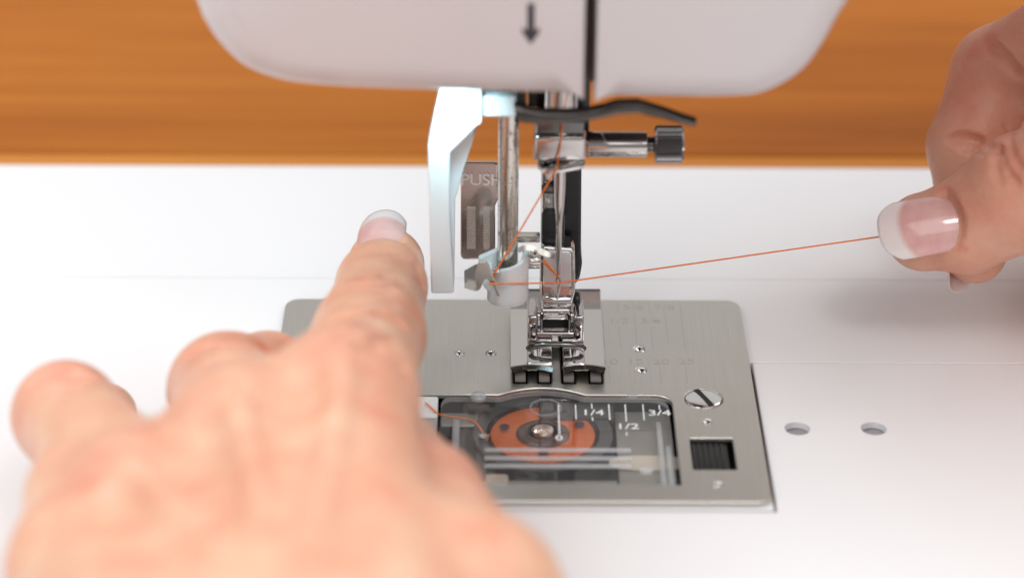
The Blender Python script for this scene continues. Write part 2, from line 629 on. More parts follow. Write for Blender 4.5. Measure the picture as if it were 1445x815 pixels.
base = slab('table_frame', rrect(-900, 900, -700, 101, 4), [], -60, -44, 0.5, M_wood, tb)

# ================================================================== extension table round the machine
ext = empty('extension_table', (-100, -60, -30), 'white plastic extension table with two round holes, fitted around the machine bed', 'extension table')
outer = [(-420, -330), (420, -330), (420, 13.92), (38.3, 13.92), (38.3, -38.2), (-57.5, -38.2), (-57.5, -62.4), (-420, -62.4)]
holes = [circ(44.75, -10.1, 2.35, 32), circ(59.1, -10.0, 2.35, 32)]
slab('front_panel', round_poly(outer, [4, 4, .5, .4, .4, .4, .4, .5]), holes, -2.9, -1.2, 0.28, M_white, ext, seg=3)
slab('rear_panel', rrect(-420, 420, 48.0, 100.6, 0.5), [], -6.5, -1.2, 0.12, M_white, ext, seg=3)
for hx in (44.75, 59.1):
    Geo().lathe([(2.6, 0), (2.6, 7), (1.6, 7.0), (0.001, 7.01)], (hx, -10.05, -2.95), (0, 0, -1), 32).build('hole_shade_wall', M_holeshade, ext)  # darker wall below the rim: shade of the hole put into colour
legs = Geo()
for x in (-390, 390):
    for y in (-300, 70):
        Geo().cyl((x, y, -44), (x, y, -4), 9, 1).build('leg', M_white, ext)

# ================================================================== the sewing machine
SM = empty('sewing_machine', (0, 20, -40), 'white sewing machine with chrome needle assembly and steel needle plate', 'sewing machine')

# ---- free arm (the bed strip under the plate)
arm_outer = [(-420, -62.0), (-57.0, -62.0), (-57.0, -37.7), (37.8, -37.7), (37.8, 14.1), (420, 14.1), (420, 47.85), (-420, 47.85)]
cavity = rrect(-33, 34.5, -34, 24, 1.5)
slab('free_arm', round_poly(arm_outer, [2, .3, .3, .3, .3, .5, .5, 2]), [cavity], -6.5, -1.2, 0.14, M_white, SM)
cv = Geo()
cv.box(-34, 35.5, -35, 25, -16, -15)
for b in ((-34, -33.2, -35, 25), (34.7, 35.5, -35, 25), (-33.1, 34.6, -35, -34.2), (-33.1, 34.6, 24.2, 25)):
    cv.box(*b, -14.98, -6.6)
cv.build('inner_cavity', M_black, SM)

# ---- needle plate
FEED_X = [-7.15, -2.55, 2.15, 7.35]
po = rrect(-54.6, 37.6, -36.9, 37.0, 3.0, 8)
# opening for the bobbin cover, bulging under the foot
op = []
op += [(21.6, -31.4), (21.6, -3.6)]
for k in range(1, 6):
    a = math.radians(90 * k / 6); op.append((18.2 + 3.4 * math.cos(a), -3.6 + 3.2 * math.sin(a)))
op.append((18.2, -0.4)); op.append((5.2, -0.4))
for k in range(1, 16):
    t = k / 16; xx = 5.2 - 16.4 * t
    op.append((xx, -0.4 + 2.5 * math.sin(math.pi * t) ** 0.9))
op += [(-11.2, -0.4), (-30.6, -0.4), (-30.6, -20.0), (-30.6, -31.4)]
holes = [op]
for fx in FEED_X:
    holes.append(rrect(fx - 1.3, fx + 1.3, 3.7, 24, 0.3, 3))
holes.append(rrect(24.1, 32.05, -26.3, -15.6, 0.3, 3))
SMALL = [(16.3, 17.0, 1.05), (16.3, 8.9, 1.0), (-19.05, 15.1, 0.95), (-12.85, 15.1, 0.95), (27.8, -9.85, 0.85), (28.15, -31.3, 0.85)]
for a, b, r in SMALL:
    holes.append(circ(a, b, r, 20))
holes.append(circ(27.7, -1.7, 3.62, 36))
NP = slab('needle_plate', po, holes, -1.15, 0, 0.32, M_steel, SM, smooth=False, seg=3)
for a, b, r in SMALL:         # small press-punched studs closing the holes from below
    Geo().lathe([(r + 0.25, -1.9), (r + 0.25, -1.2), (r + 0.2, -0.5), (r * 0.8, -0.22), (r * 0.6, -0.3), (0.001, -0.6)], (a, b, 0), seg=20).build('punched_stud', M_chrome, NP)
# screw with a slot
sc = Geo()
c0 = (27.7, -1.7, 0)
sc.lathe([(2.6, -1.6), (3.55, -0.3), (3.5, 0.0), (3.3, 0.16), (2.6, 0.27), (1.4, 0.33), (0.001, 0.35)], c0, seg=44)
slx = Geo()
sc.box(27.7 - 0.56, 27.7 + 0.56, -1.7 - 3.18, -1.7 + 3.18, 0.05, 0.375, 0.03, 1, 1, rot=(24, 'Z'))
sc.build('plate_screw', [M_chrome, M_black], NP, 30)
# engraved guide lines and figures
eng = Geo()
def engline(x, y0, y1, w=0.12):
    eng.box(x - w / 2, x + w / 2, y0, y1, -0.01, 0.012)
for k, x in enumerate([9.52, 12.7, 15.875, 19.05, 22.225, 25.4]):
    y0, y1 = 17.2, 29.5
    if k in (1, 3): engline(x, 17.0, 26.3); engline(x, 31.0, 36.2)
    elif k in (2, 4): engline(x, 19.0, 31.5); engline(x, 35.4, 36.4)
    else: engline(x, 17.0, 36.2)
for x in (10, 15, 20, 25):
    engline(x, 4.0, 10.2)
eng.build('guide_line', M_engrave, NP, False)
for s_, x, y in (('1/2', 12.7, 28.2), ('3/4', 19.05, 28.2), ('5/8', 15.9, 33.6), ('7/8', 22.2, 33.6)):
    text_mesh('engraved_figure', s_, 2.9, (x, y, 0.01), M_engtext, NP, depth=0.02, sx=1.15)
for s_, x in (('10', 10), ('15', 15), ('20', 20), ('25', 25)):
    text_mesh('engraved_figure', s_, 3.0, (x + .3, 12.0, 0.01), M_engtext, NP, depth=0.02, sx=1.15)

# ---- white slide beside the bobbin cover, metal strip in front of it
slab('slide_button', rrect(-30.3, -22.8, -8.3, -0.7, 0.5), [], -2.5, -0.25, 0.25, M_white, SM)
slab('slide_strip', rrect(-30.3, -22.8, -31.0, -8.6, 0.3), [], -2.5, -0.5, 0.2, M_steel, SM)

# ---- feed dogs
for fx in FEED_X:
    gq = Geo()
    gq.box(fx - 1.05, fx + 1.05, 4.0, 23.4, -4.5, 0.30, 0.08, 1)
    y = 4.15
    while y < 22.8:
        gq.add([(fx - 1.0, y, .28), (fx + 1.0, y, .28), (fx + 1.0, y + .55, 1.0), (fx - 1.0, y + .55, 1.0), (fx + 1.0, y + 1.15, .28), (fx - 1.0, y + 1.15, .28)],
               [[0, 1, 2, 3], [3, 2, 4, 5], [0, 3, 5], [1, 4, 2], [0, 5, 4, 1]])
        y += 1.2
    gq.build('feed_dog', M_feed, SM, 20)

# ---- release latch: black ribbed slider in the square opening
lt = Geo()
lt.box(24.3, 31.0, -26.1, -15.9, -3.0, -1.2, 0.1, 1)
for k in range(6):
    xx = 24.75 + k * 1.06
    lt.cyl((xx, -26.0, -1.2), (xx, -16.0, -1.2), 0.40, 0.1, 10)
lt.build('release_latch', M_blackplastic, SM, 40)

# ---- bobbin housing under the cover
hs = Geo()
BC = (-2.97, -8.75)
def ring(gm, cx, cy, r0, r1, z0, z1, seg=48, mi=0):
    gm.lathe([(r0, z0), (r1, z0), (r1, z1), (r0, z1), (r0, z0)], (cx, cy, 0), seg=seg, mi=mi)
ring(hs, *BC, 10.7, 13.2, -9, -3.4)
hs.box(-30.0, 33.5, -33.5, 23.5, -14.8, -9.1)
hs.box(-3.5, 10.6, -4.0, 3.0, -4.2, -2.9, 0.2)
hs.box(-20.0, -13.5, -24, -2, -5.5, -4.1, 0.3)
hs.build('bobbin_case', M_case_dark, SM, 30)
rp = Geo()
rp.box(10.9, 21.4, -32, 1.0, -5.2, -4.6, 0.1, 1)
rp.box(-22.2, -15.2, -6.2, -1.6, -3.9, -3.4, 0.1, 1)
rp.box(-15, 10.5, -32.5, -23.0, -5.4, -4.7, 0.1, 1)
rp.build('race_cover', M_race, SM, 30)
cr = Geo()
el = [(15.4 + 6.4 * math.cos(t), -17.6 + 2.5 * math.sin(t)) for t in np.linspace(0, 2 * math.pi, 40, endpoint=False)]
slab('race_tab', [(max(9.2, a) if a < 15 else a + 2.5, b) for a, b in el], [], -4.55, -4.2, 0.1, M_cream, SM)
slab('case_label', rrect(-16, -9.5, -27.5, -21.5, 0.8), [], -4.6, -4.3, 0.1, M_cream, SM)
sprg = Geo()
sprg.cyl((-14.1, -11.5, -4.0), (-14.1, -11.5, -2.2), 0.9, 0.2, 18)
sprg.build('tension_spring', M_chrome, SM)

# ---- transparent bobbin cover
CT, CB = -0.18, -1.45
co_ = []
co_ += [(20.9, -30.9), (20.9, -4.2)]
for k in range(1, 7):
    a = math.radians(90 * k / 7); co_.append((17.4 + 3.5 * math.cos(a), -4.4 + 3.5 * math.sin(a)))
co_ += [(17.4, -0.9), (5.0, -0.9)]
for k in range(1, 16):
    t = k / 16; co_.append((5.0 - 16.0 * t, -0.9 + 2.4 * math.sin(math.pi * t) ** 0.9))
co_ += [(-11, -0.9), (-20.5, -0.9), (-21.7, -1.6), (-22.2, -3.0), (-22.2, -30.9)]
CV = slab('bobbin_cover', co_, [], CB, CT, 0.22, M_clear, SM, seg=2)
CV.data.materials.append(M_clearrib)
for pl in CV.data.polygons:
    if abs(pl.normal.z) < 0.6: pl.material_index = 1  # milky side walls put the bright edge highlights into the material
for yy in (-20.1, -22.9, -25.5):
    Geo().box(-13.9, 13.1, yy - 0.62, yy + 0.62, CT + 0.01, CT + 0.42, 0.18, 2).build('cover_rib', M_clearrib, CV)
rb = Geo()
rb.box(18.3, 19.3, -30.0, -7.6, -3.6, CB - 0.02, 0.15)
rb.box(19.6, 20.7, -30.0, -16.0, -3.0, CB - 0.02, 0.15)
rb.build('side_rail', M_clearrib, CV)
Geo().box(-20.0, -18.6, -17.0, -7.0, -3.6, CB - 0.02, 0.2).build('side_rail', M_clearrib, CV)
nt_ = Geo()
nt_.box(-17.2, -13.2, -2.7, -1.2, -2.8, CB - 0.02, 0.15, mi=1)
nt_.lathe([(1.5, 0), (1.5, 0.5), (1.2, 0.9), (0.6, 1.1), (0.001, 1.15)], (-15.2, -0.9, -0.6), seg=24)
nt_.build('cover_catch', [M_clearrib, M_black], CV)
Geo().box(13.1, 15.3, -0.95, -0.25, -0.7, 0.1, 0.2).build('cover_lug', M_clearrib, CV)
Geo().lathe([(1.2, 0), (1.2, .25), (.9, .4), (0.001, .42)], (15.5, -26.8, CT - 0.02), seg=20).build('cover_dimple', M_clearrib, CV)
kb = Geo()
kb.tube([(-2.4 + 2.9 * math.cos(t), -5.0 + 2.9 * math.sin(t), CT + .1) for t in np.linspace(0, 2 * math.pi, 37)], 0.2, 10)
kb.build('cover_boss', clear_mat('clear_boss', (0.93, 0.93, 0.94), 1.6, 0.05, 0.12), CV)
pin = Geo()
pin.lathe([(2.3, 0), (2.3, 2.0), (1.9, 2.6), (0.001, 2.7)], (-2.9, -9.0, CB - 3.6), seg=28)
pin.lathe([(1.1, 0), (1.1, 2.2), (0.7, 2.5), (0.001, 2.5)], (-4.0, -9.0, CB - 3.2), seg=20)
pin.build('cover_spigot', M_copper, CV)
pr = Geo()
def pline(px, py0, py1, w=0.24):
    a = gz(px, py0, CT + .03); b = gz(px, py1, CT + .03)
    pr.box(a[0] - w / 2, a[0] + w / 2, b[1], a[1], CT + 0.005, CT + 0.035)
pline(788, 570, 612, .28); pline(812, 570, 591); pline(835, 569, 576); pline(836, 588, 593)
pline(859, 570, 592); pline(882, 570, 594); pline(884, 609, 614); pline(907, 570, 592); pline(930, 571, 577)
pr.build('printed_scale', M_print, CV, False)
for s_, px, py in (('1/4', 836.5, 582), ('1/2', 885.5, 601.5), ('3/4', 930.5, 582.5)):
    q = gz(px, py, CT)
    text_mesh('printed_figure', s_, 2.75, (q[0], q[1], CT + .03), M_print, CV, depth=0.02, sx=1.25, bold=0.02)
q = gz(789, 617.5, CT)
text_mesh('printed_figure', '0', 2.4, (q[0], q[1], CT + .03), M_print, CV, depth=0.02, sx=1.15, bold=0.05)

# ---- presser foot
PF = Geo()
def foot_half(xo, xi, sgn):
    """one toe of the sole: grid swept along y, curled up at front and back"""
    prof = [(4.0, 2.9), (4.3, 2.4), (4.9, 2.0), (6.0, 1.72), (7.6, 1.62), (18, 1.62), (26, 1.62), (28.6, 1.62), (29.6, 1.8), (31.5, 2.5), (33.6, 3.3), (34.2, 3.6)]
    return [[(x, y + (1.0 * math.sin(math.pi * t) if y < 7 else 0), z) for t, x in zip(np.linspace(0, 1, 7), np.linspace(xo, xi, 7))] for y, z in prof]
s1 = foot_half(-9.0, -0.95, 1); s2 = foot_half(1.05, 9.1, 1)
PF.sheet(s1, 1.0); PF.sheet(s2, 1.0)
PF.box(-1.2, 1.3, 21, 29.5, 1.15, 2.1, 0.1)
PF.box(-1.1, 1.2, 29.4, 33.4, 2.0, 2.8, 0.1, rot=(21, 'X'))
SOLE = PF.build('presser_foot', M_sole, SM, 40)
fb = Geo()
fb.box(-5.75, -0.95, 7.0, 24.5, 2.05, 2.55, 0.2, 3)
fb.box(1.05, 5.3, 7.0, 24.5, 2.05, 2.55, 0.2, 3)
fb.box(-5.75, 5.3, 15.2, 25, 2.5, 4.6, 0.35, 3)
fb.build('foot_block', M_footchrome, SOLE, 40)
Geo().tube([(-5.6, 11.2, 3.3), (-5.0, 10.9, 4.1), (-3.0, 10.6, 4.55), (-0.2, 10.5, 4.7), (2.6, 10.6, 4.55), (4.6, 10.9, 4.1), (5.2, 11.2, 3.3)], 0.62, 14).build('cross_bar', M_darkchrome, SOLE)
for x0, x1 in ((-5.75, -3.75), (3.25, 5.25)):
    Geo().box(x0, x1, 14.6, 22.5, 3.0, 8.6, 0.5, 3).build('foot_ear', M_footchrome, SOLE, 40)
Geo().cyl((-5.6, 19, 6.3), (5.1, 19, 6.3), 0.85).build('hinge_pin', M_chrome, SOLE)
# ---- ankle that holds the foot
def xz(pts, y):
    return [X(a, b, y) for a, b in pts]
AN = slab('foot_holder', round_poly(xz([(763, 347), (811, 350), (812, 412), (806, 432), (805, 440), (766, 440), (766, 428), (761, 408)], 17.0), 1.0), [], 17.0, 22.5, 0.7, M_footchrome, SM, 'xz', 9, seg=3)
slab('white_panel', round_poly(xz([(767, 354), (806, 355), (806, 404), (766, 404)], 16.9), 0.7), [], 16.7, 18.0, 0.2, M_panel, AN, 'xz')
Geo().cyl((X(766, 437, 17)[0], 17.6, X(766, 425, 17)[1]), (X(806, 437, 17)[0], 17.6, X(766, 425, 17)[1]), 1.55, .3).build('ankle_roll', M_footchrome, AN)
slab('ankle_clip', round_poly(xz([(762, 436), (806, 436), (806, 473), (762, 473)], 16.2), 0.8), [round_poly(xz([(766, 445), (802, 445), (801, 467), (767, 467)], 16.2), 0.5)], 16.2, 20.5, 0.5, M_footchrome, AN, 'xz', 9, seg=3)
slab('clip_recess', round_poly(xz([(764, 442), (804, 442), (804, 470), (764, 470)], 18.6), 0.3), [], 18.4, 20.0, 0.1, M_black, AN, 'xz')
Geo().cyl((3.2, 21.5, 8.6), (4.7, 21.5, 8.6), 1.5, .5).build('holder_screw', M_blackplastic, AN)

# ---- presser bar and black bracket behind the needle
PB = Geo()
a = X(763, 300, 20)[0]; b = X(790, 300, 20)[0]
PB.box(a, b, 20, 25, 20, 88, 0.7, 3)
PB.build('presser_bar', M_midchrome, SM, 40)
Geo().box(X(764, 320, 19)[0], X(797, 320, 19)[0], 18.6, 23, X(770, 346, 19)[1], X(770, 302, 19)[1], 0.5).build('bar_bracket', M_blackplastic, SM)
Geo().box(X(763, 335, 19)[0], X(790, 335, 19)[0], 18.9, 19.9, X(770, 262, 19)[1] - 1.8, X(770, 262, 19)[1], 0.3).build('bar_collar', M_darkchrome, SM)
slab('black_bracket', round_poly(xz([(789, 200), (821, 200), (820, 360), (822, 372), (818, 395), (806, 408), (786, 395), (765, 345), (765, 300), (789, 300)], 23.5), 1.0), [], 23.5, 30, 0.6, M_blackplastic, SM, 'xz', 9)

# ---- needle bar, clamp, clamp screw
NB = Geo().cyl((0.1, NY, 46.5), (0.1, NY, 100), 3.2, 0.3, 40).build('needle_bar', M_midchrome, SM)
hb = Geo()
hb.box(-6.0, -2.9, NY + 3.4, NY + 6, 52, 80, .4)
hb.box(3.1, 5.4, NY + 1, NY + 8, 46, 80, .4)
hb.build('bar_bushing', M_blackplastic, SM)
x0, z1 = X(753, 190, 10); x1, z0 = X(827, 236, 10)
NC = Geo().box(x0, x1, 10.2, 18.6, z0 + .6, z1 - .2, 1.1, 4).build('needle_clamp', M_midchrome, SM, 40)
Geo().box(x0 + 0.6, x1 - 0.4, 10.6, 18, z1 - .3, z1 + 2.6, 0.5, 3).build('clamp_collar', M_darkchrome, NC, 40)
zc = 45.96
cs = Geo()
cs.cyl((5.0, NY, zc), (16.2, NY, zc), 2.42, 0.25, 40)
cs.cyl((16.1, NY, zc), (17.8, NY, zc), 1.45, 0.1, 24, 1)
CS = cs.build('clamp_screw', [M_midchrome, M_darkchrome], NC, 40)
kn = Geo()
NT = 28
V = []
prof = [(3.0, 0), (3.55, 0.35), (3.55, 5.0), (3.1, 5.4)]
for r, t in prof:
    for k in range(NT * 2):
        an = math.pi * k / NT
        rr = r * (1.0 if k % 2 else 0.85)
        V.append((17.6 + t, NY + rr * math.cos(an), zc + rr * math.sin(an)))
Fk = []
W = NT * 2
for i in range(3):
    for k in range(W):
        Fk.append([i * W + k, i * W + (k + 1) % W, (i + 1) * W + (k + 1) % W, (i + 1) * W + k])
Fk += [list(range(W)), [3 * W + k for k in range(W)]]
kn.add(V, Fk)
kn.build('knurled_knob', M_knurl, NC, False)
# thread guide of the clamp
gd_ = Geo()
p = [X(760, 236, 9), X(766, 241, 9), X(775, 242, 8.6), X(800, 239, 8.4), X(818, 236.5, 8.4), X(825, 236, 9)]
ys = [9.4, 8.4, 8.0, 8.0, 8.2, 9.4]
gd_.sheet([[(a[0], y, a[1]) for a, y in zip(p, ys)], [(a[0], y + 4.5, a[1] + .3) for a, y in zip(p, ys)]], 0.5)
gd_.build('clamp_guide', M_chrome, NC, 50)

# ---- needle
nz_top, eye, tip = 41.0, 16.55, 12.85
nl = Geo()
nl.lathe([(1.05, 41.5), (1.05, 37.2), (1.02, 36.0), (0.88, 33.0), (0.66, 30.6), (0.56, 29.0), (0.54, 22), (0.54, 18.3), (0.5, 17.6)], (0.05, NY, 0), seg=24)
for sx_ in (-1, 1):          # the two walls of the eye
    nl.tube([(0.05 + sx_ * 0.22, NY, 17.8), (0.05 + sx_ * 0.34, NY, 17.2), (0.05 + sx_ * 0.37, NY, 16.6), (0.05 + sx_ * 0.33, NY, 16.0), (0.05 + sx_ * 0.2, NY, 15.5)], [0.26, 0.19, 0.17, 0.19, 0.24], 10)
nl.lathe([(0.44, 15.6), (0.42, 15.2), (0.33, 14.4), (0.2, 13.5), (0.06, 12.95), (0.001, 12.85)], (0.05, NY, 0), seg=20)
nl.build('needle', M_midchrome, SM, 50)

# ---- needle threader: white lever arm, rod, milky guide, steel hooks
def arm_pt(px, py): return X(px, py, 10.5)
A = [arm_pt(*q) for q in [(622, 126), (680, 126), (680, 166), (671, 172), (635, 208), (635, 300), (641, 405), (609, 405.5), (606, 300), (604, 198), (606, 186)]]
A[0] = (A[0][0] + 2.6, A[0][1] + 14); A[1] = (A[1][0], A[1][1] + 14)
TA = slab('threader_lever', round_poly(A, 0.5), [], 8.0, 13.0, 0.35, M_arm, SM, 'xz', 9, seg=3)
Gp = [X(*q, 13.4) for q in [(633, 206), (676, 167), (667, 200), (656, 233), (642, 282), (641, 404), (633, 404)]]
slab('lever_web', round_poly(Gp, 0.4), [], 13.1, 16.5, 0.3, M_arm, TA, 'xz')
x0, z0 = X(677, 163, 10); x1, z1 = X(729, 137, 10)
lg = Geo().box(x0, x1, 9.2, 17, z0, z1 + 0.5, 0.5, 3)
lg.build('lever_lug', M_arm, TA, 35)
Geo().box(X(684, 140, 10)[0], X(724, 140, 10)[0], 11, 16, z1 + .3, z1 + 16, 0.5).build('lever_block', M_darkchrome, TA)
xs = X(717, 300)[0]
Geo().cyl((xs, NY, 17), (xs, NY, 90), 1.95, 0.2, 36).build('threader_rod', M_rod, SM)
# milky guide: upright half-open cylinder with a notched top and a wing
gg = Geo()
gx = X(716.5, 400)[0]; R_ = 3.55
zb = 13.2
NS = 40
Vg = []
for i in range(NS + 1):
    an = math.radians(-205 + 230 * i / NS)          # opens to the back-left
    cxp, cyp = gx + R_ * math.cos(an), NY + R_ * math.sin(an)
    u = (cxp - gx) / R_
    ztop = 21.4 + 1.5 * max(0, u) ** 4 + 0.9 * u
    Vg.append((cxp, cyp, ztop))
rows = []
for t in np.linspace(0, 1, 6):
    rows.append([(a, b, zb + (c - zb) * t) for a, b, c in Vg])
gg.sheet(rows, 0.9)
gg.lathe([(R_ + .42, 0), (R_ + .45, .25), (R_ + .3, 0.0), (R_ - .2, -.5), (2.2, -.75), (0.001, -.8)], (gx, NY, zb + .2), seg=36)
gg.build('threader_guide', M_milky, SM, 40)
wing = [X(*q, 15.0) for q in [(675, 362), (702, 350), (704, 380), (692, 386), (690, 378), (676, 377)]]
slab('guide_wing', round_poly(wing, 0.3), [], 14.2, 15.6, 0.25, M_milky, SM, 'xz')
w2 = [X(*q, 12.0) for q in [(681, 399), (690, 392), (694, 402), (693, 411), (684, 405)]]
slab('guide_wing', round_poly(w2, 0.3), [], 11.4, 12.8, 0.2, M_milky, SM, 'xz')
# bent steel hook plate in front
S8 = lambda a, b: (640 + a / 7.41, 330 + b / 7.41)
front = [(225, 390), (240, 325), (290, 282), (330, 282), (368, 312), (488, 635), (482, 646), (455, 640), (388, 505), (352, 462), (326, 466), (278, 572), (232, 598)]
HP = slab('hook_plate', round_poly([X(*S8(*q), 8.2) for q in front], 0.25), [], 7.9, 8.45, 0.14, M_satin, SM, 'xz', 9)
l0 = [X(*S8(*q), 8.2) for q in [(120, 368), (240, 318), (232, 597), (122, 552)]]
sd = Geo()
L_ = [(l0[0][0], 12.2, l0[0][1] - 2.4), (l0[1][0], 8.35, l0[1][1]), (l0[2][0], 8.35, l0[2][1]), (l0[3][0], 12.2, l0[3][1] - 2.4)]
sd.sheet([[L_[0], L_[1]], [L_[3], L_[2]]], 0.5)
sd.build('hook_plate_side', M_satin, HP, 30)
Geo().cyl((X(700, 384, 10)[0], 9.4, X(700, 384, 9.6)[1]), (X(700, 384, 10)[0], 11.5, X(700, 384, 9.6)[1]), 0.75, .25, 20).build('guide_stud', M_chrome, SM)
# threading hook lever reaching to the needle eye
hk = Geo()
arc = [(731, 350), (738, 346), (748, 345.5), (758, 348), (768, 352), (776, 357), (782, 361)]
arc2 = [(731, 356), (739, 354), (748, 353.5), (757, 357), (767, 361), (775, 363.5), (781, 363.5)]
hk.sheet([[(*X(a, b, 11.5)[:1], 11.5, X(a, b, 11.5)[1]) for a, b in arc], [(*X(a, b, 10.9)[:1], 10.9, X(a, b, 10.9)[1]) for a, b in arc2]], 0.4)
HK = hk.build('threading_hook', M_satin, SM, 50)
Geo().lathe([(0.28, 0), (0.55, 0), (0.55, .3), (0.28, .3), (0.28, 0)], (X(755, 357, 10.4)[0], 10.6, X(755, 357, 10.4)[1]), (0, -1, 0), 18).build('hook_eyelet', M_satin, HK)
slab('hook_bracket', round_poly([X(*q, 12.4) for q in [(746, 352), (764, 352), (762, 366), (752, 363)]], 0.2), [], 12.2, 12.7, 0.1, M_satin, HK, 'xz')
q = X(731, 335, 15); r = X(762, 343, 15)
Geo().box(q[0], r[0], 15, 17.5, r[1], q[1], 0.25).build('cross_link', M_satin, SM)
q = X(741, 363, 14.5); r = X(763, 383, 14.5)
Geo().cyl((q[0], 16, (q[1] + r[1]) / 2), (r[0], 16, (q[1] + r[1]) / 2), abs(q[1] - r[1]) / 2, .3).build('cross_link', M_chrome, SM)

# ---- PUSH plate behind the rod
py_ = 24.0
q = X(649, 229, py_); r = X(703, 367, py_)
PP = slab('push_plate', round_poly([X(*w_, py_) for w_ in [(650, 230), (703, 230), (703, 282), (699, 290), (699, 366), (649, 367)]], [0.8, .8, .3, .3, 1.0, 1.4]), [], py_, py_ + 1.3, 0.35, M_pushsteel, SM, 'xz', 9)
tq = X(680, 253.5, py_)
text_mesh('push_lettering', 'PUSH', 3.5, (tq[0], py_ - .02, tq[1]), M_chrome, PP, 'xz', depth=0.22, bold=0.03, sx=0.98)
rg = Geo()
for k in range(26):
    a = X(659, 293 + 2.3 * k, py_); b = X(671, 293 + 2.3 * k, py_); c_ = X(682, 293 + 2.3 * k, py_); d_ = X(691, 293 + 2.3 * k, py_)
    rg.box(a[0], b[0], py_ - .2, py_ + .05, a[1] - .09, a[1] + .09)
    rg.box(c_[0], d_[0], py_ - .2, py_ + .05, a[1] - .09, a[1] + .09)
rg.build('push_ridge', M_satin, PP, False)

# ---- dark thread-guide lever under the head
ly = -4.0
top_ = [(724, 148), (740, 151), (765, 156), (800, 157), (830, 155), (852, 150), (870, 144), (900, 143), (935, 154), (962, 164), (982, 170)]
bot_ = [(732, 170), (745, 172), (770, 173), (800, 171), (830, 167), (852, 163), (870, 159), (900, 157), (935, 164), (962, 171), (981, 175)]
lv = Geo()
rows = []
for fr_, dy in ((0.0, 0.8), (0.0, -0.2), (0.25, -0.7), (0.6, -0.9), (0.9, -0.7), (1.0, 0.0), (1.0, 0.8)):
    rw = []
    for tpt, bpt in zip(top_, bot_):
        a = X(tpt[0] + (bpt[0] - tpt[0]) * fr_, tpt[1] + (bpt[1] - tpt[1]) * fr_, ly)
        rw.append((a[0], ly + dy, a[1]))
    rows.append(rw)
lv.sheet(rows, 0.5)
lv.build('guide_lever', mat('black_metal', (0.11, 0.105, 0.10), 0.2, 1.0), SM, 50)
hp = Geo()
q = X(727, 158, 0)
hp.box(q[0], X(743, 150, 0)[0], -3.6, 1, q[1] + .5, 80, 0.5)
hp.build('lever_hanger', M_black, SM)

# ---- head: two casing halves with the take-up slot between them
HY = -14.0
hl = [gy(a, b, HY + 2.6) for a, b in [(275, 0), (288, 32), (308, 62), (338, 91), (372, 108), (420, 119.5), (500, 126), (600, 129.5), (700, 132), (824, 134.5)]]
hr = [gy(a, b, HY + 2.6) for a, b in [(838, 137), (940, 139.5), (1040, 138.5), (1078, 133), (1112, 117), (1140, 95), (1164, 62), (1200, 0)]]
ZT = 150.0
hl = [(-76.0, ZT), (-70.5, 112.0)] + [(p[0], p[2]) for p in hl] + [(hl[-1][0], ZT)]
hr2 = [(hr[0][0], ZT)] + [(p[0], p[2]) for p in hr] + [(58, 101.0), (75, 110), (100, 114), (330, 116), (330, ZT)]


def shell(name, loop, y0, y1, rad, mt, parent, open_edge=None):
    """casing half: outline extruded back, its front rim rounded by shrinking the outline in steps; open_edge(x) stays straight"""
    n = len(loop)
    P2 = np.array(loop)
    cen = P2.mean(0)
    # inward normals
    area2 = sum(P2[i][0] * P2[(i + 1) % n][1] - P2[(i + 1) % n][0] * P2[i][1] for i in range(n))
    s = 1 if area2 > 0 else -1
    N = np.zeros_like(P2)
    for i in range(n):
        a = P2[i] - P2[i - 1]; b = P2[(i + 1) % n] - P2[i]
        na = np.array([-a[1], a[0]]) / np.linalg.norm(a) * s; nb = np.array([-b[1], b[0]]) / np.linalg.norm(b) * s
        q = na + nb; q /= np.linalg.norm(q)
        N[i] = q / max(0.5, q @ na)
    scale = np.array([open_edge(p) for p in P2])
    rows = []
    for k in range(9):
        t = math.radians(90 * k / 8)
        off = rad * (1 - math.sin(t)) ; yy = y0 + rad * 0.75 * (1 - math.cos(t))
        ins = P2 + N * off * scale[:, None]
        small = np.array([0.25 if sc_ < 1 else 1 for sc_ in scale])
        rows.append([(p[0], yy, p[1]) for p in ins])
    rows.append([(p[0], y1, p[1]) for p in P2])
    V = [p for r_ in rows for p in r_]
    Fc = []
    for i in range(len(rows) - 1):
        for j in range(n):
            Fc.append([i * n + j, i * n + (j + 1) % n, (i + 1) * n + (j + 1) % n, (i + 1) * n + j])
    Fc.append(list(range(n))); Fc.append([(len(rows) - 1) * n + j for j in range(n)])
    return from_py(name, V, Fc, mt, parent, 30)


def dense(loop, k=3):
    """smooth a polyline loop's curved run with Catmull-Rom"""
    P2 = [np.array(p, float) for p in loop]; out = []
    n = len(P2)
    for i in range(n):
        p0, p1, p2, p3 = P2[i - 1], P2[i], P2[(i + 1) % n], P2[(i + 2) % n]
        corner = (i in CORN) or ((i + 1) % n in CORN)
        for s_ in range(k):
            t = s_ / k
            if corner: out.append(tuple(p1 + (p2 - p1) * t))
            else: out.append(tuple(0.5 * (2 * p1 + (p2 - p0) * t + (2 * p0 - 5 * p1 + 4 * p2 - p3) * t * t + (3 * p1 - p0 - 3 * p2 + p3) * t ** 3)))
    return out


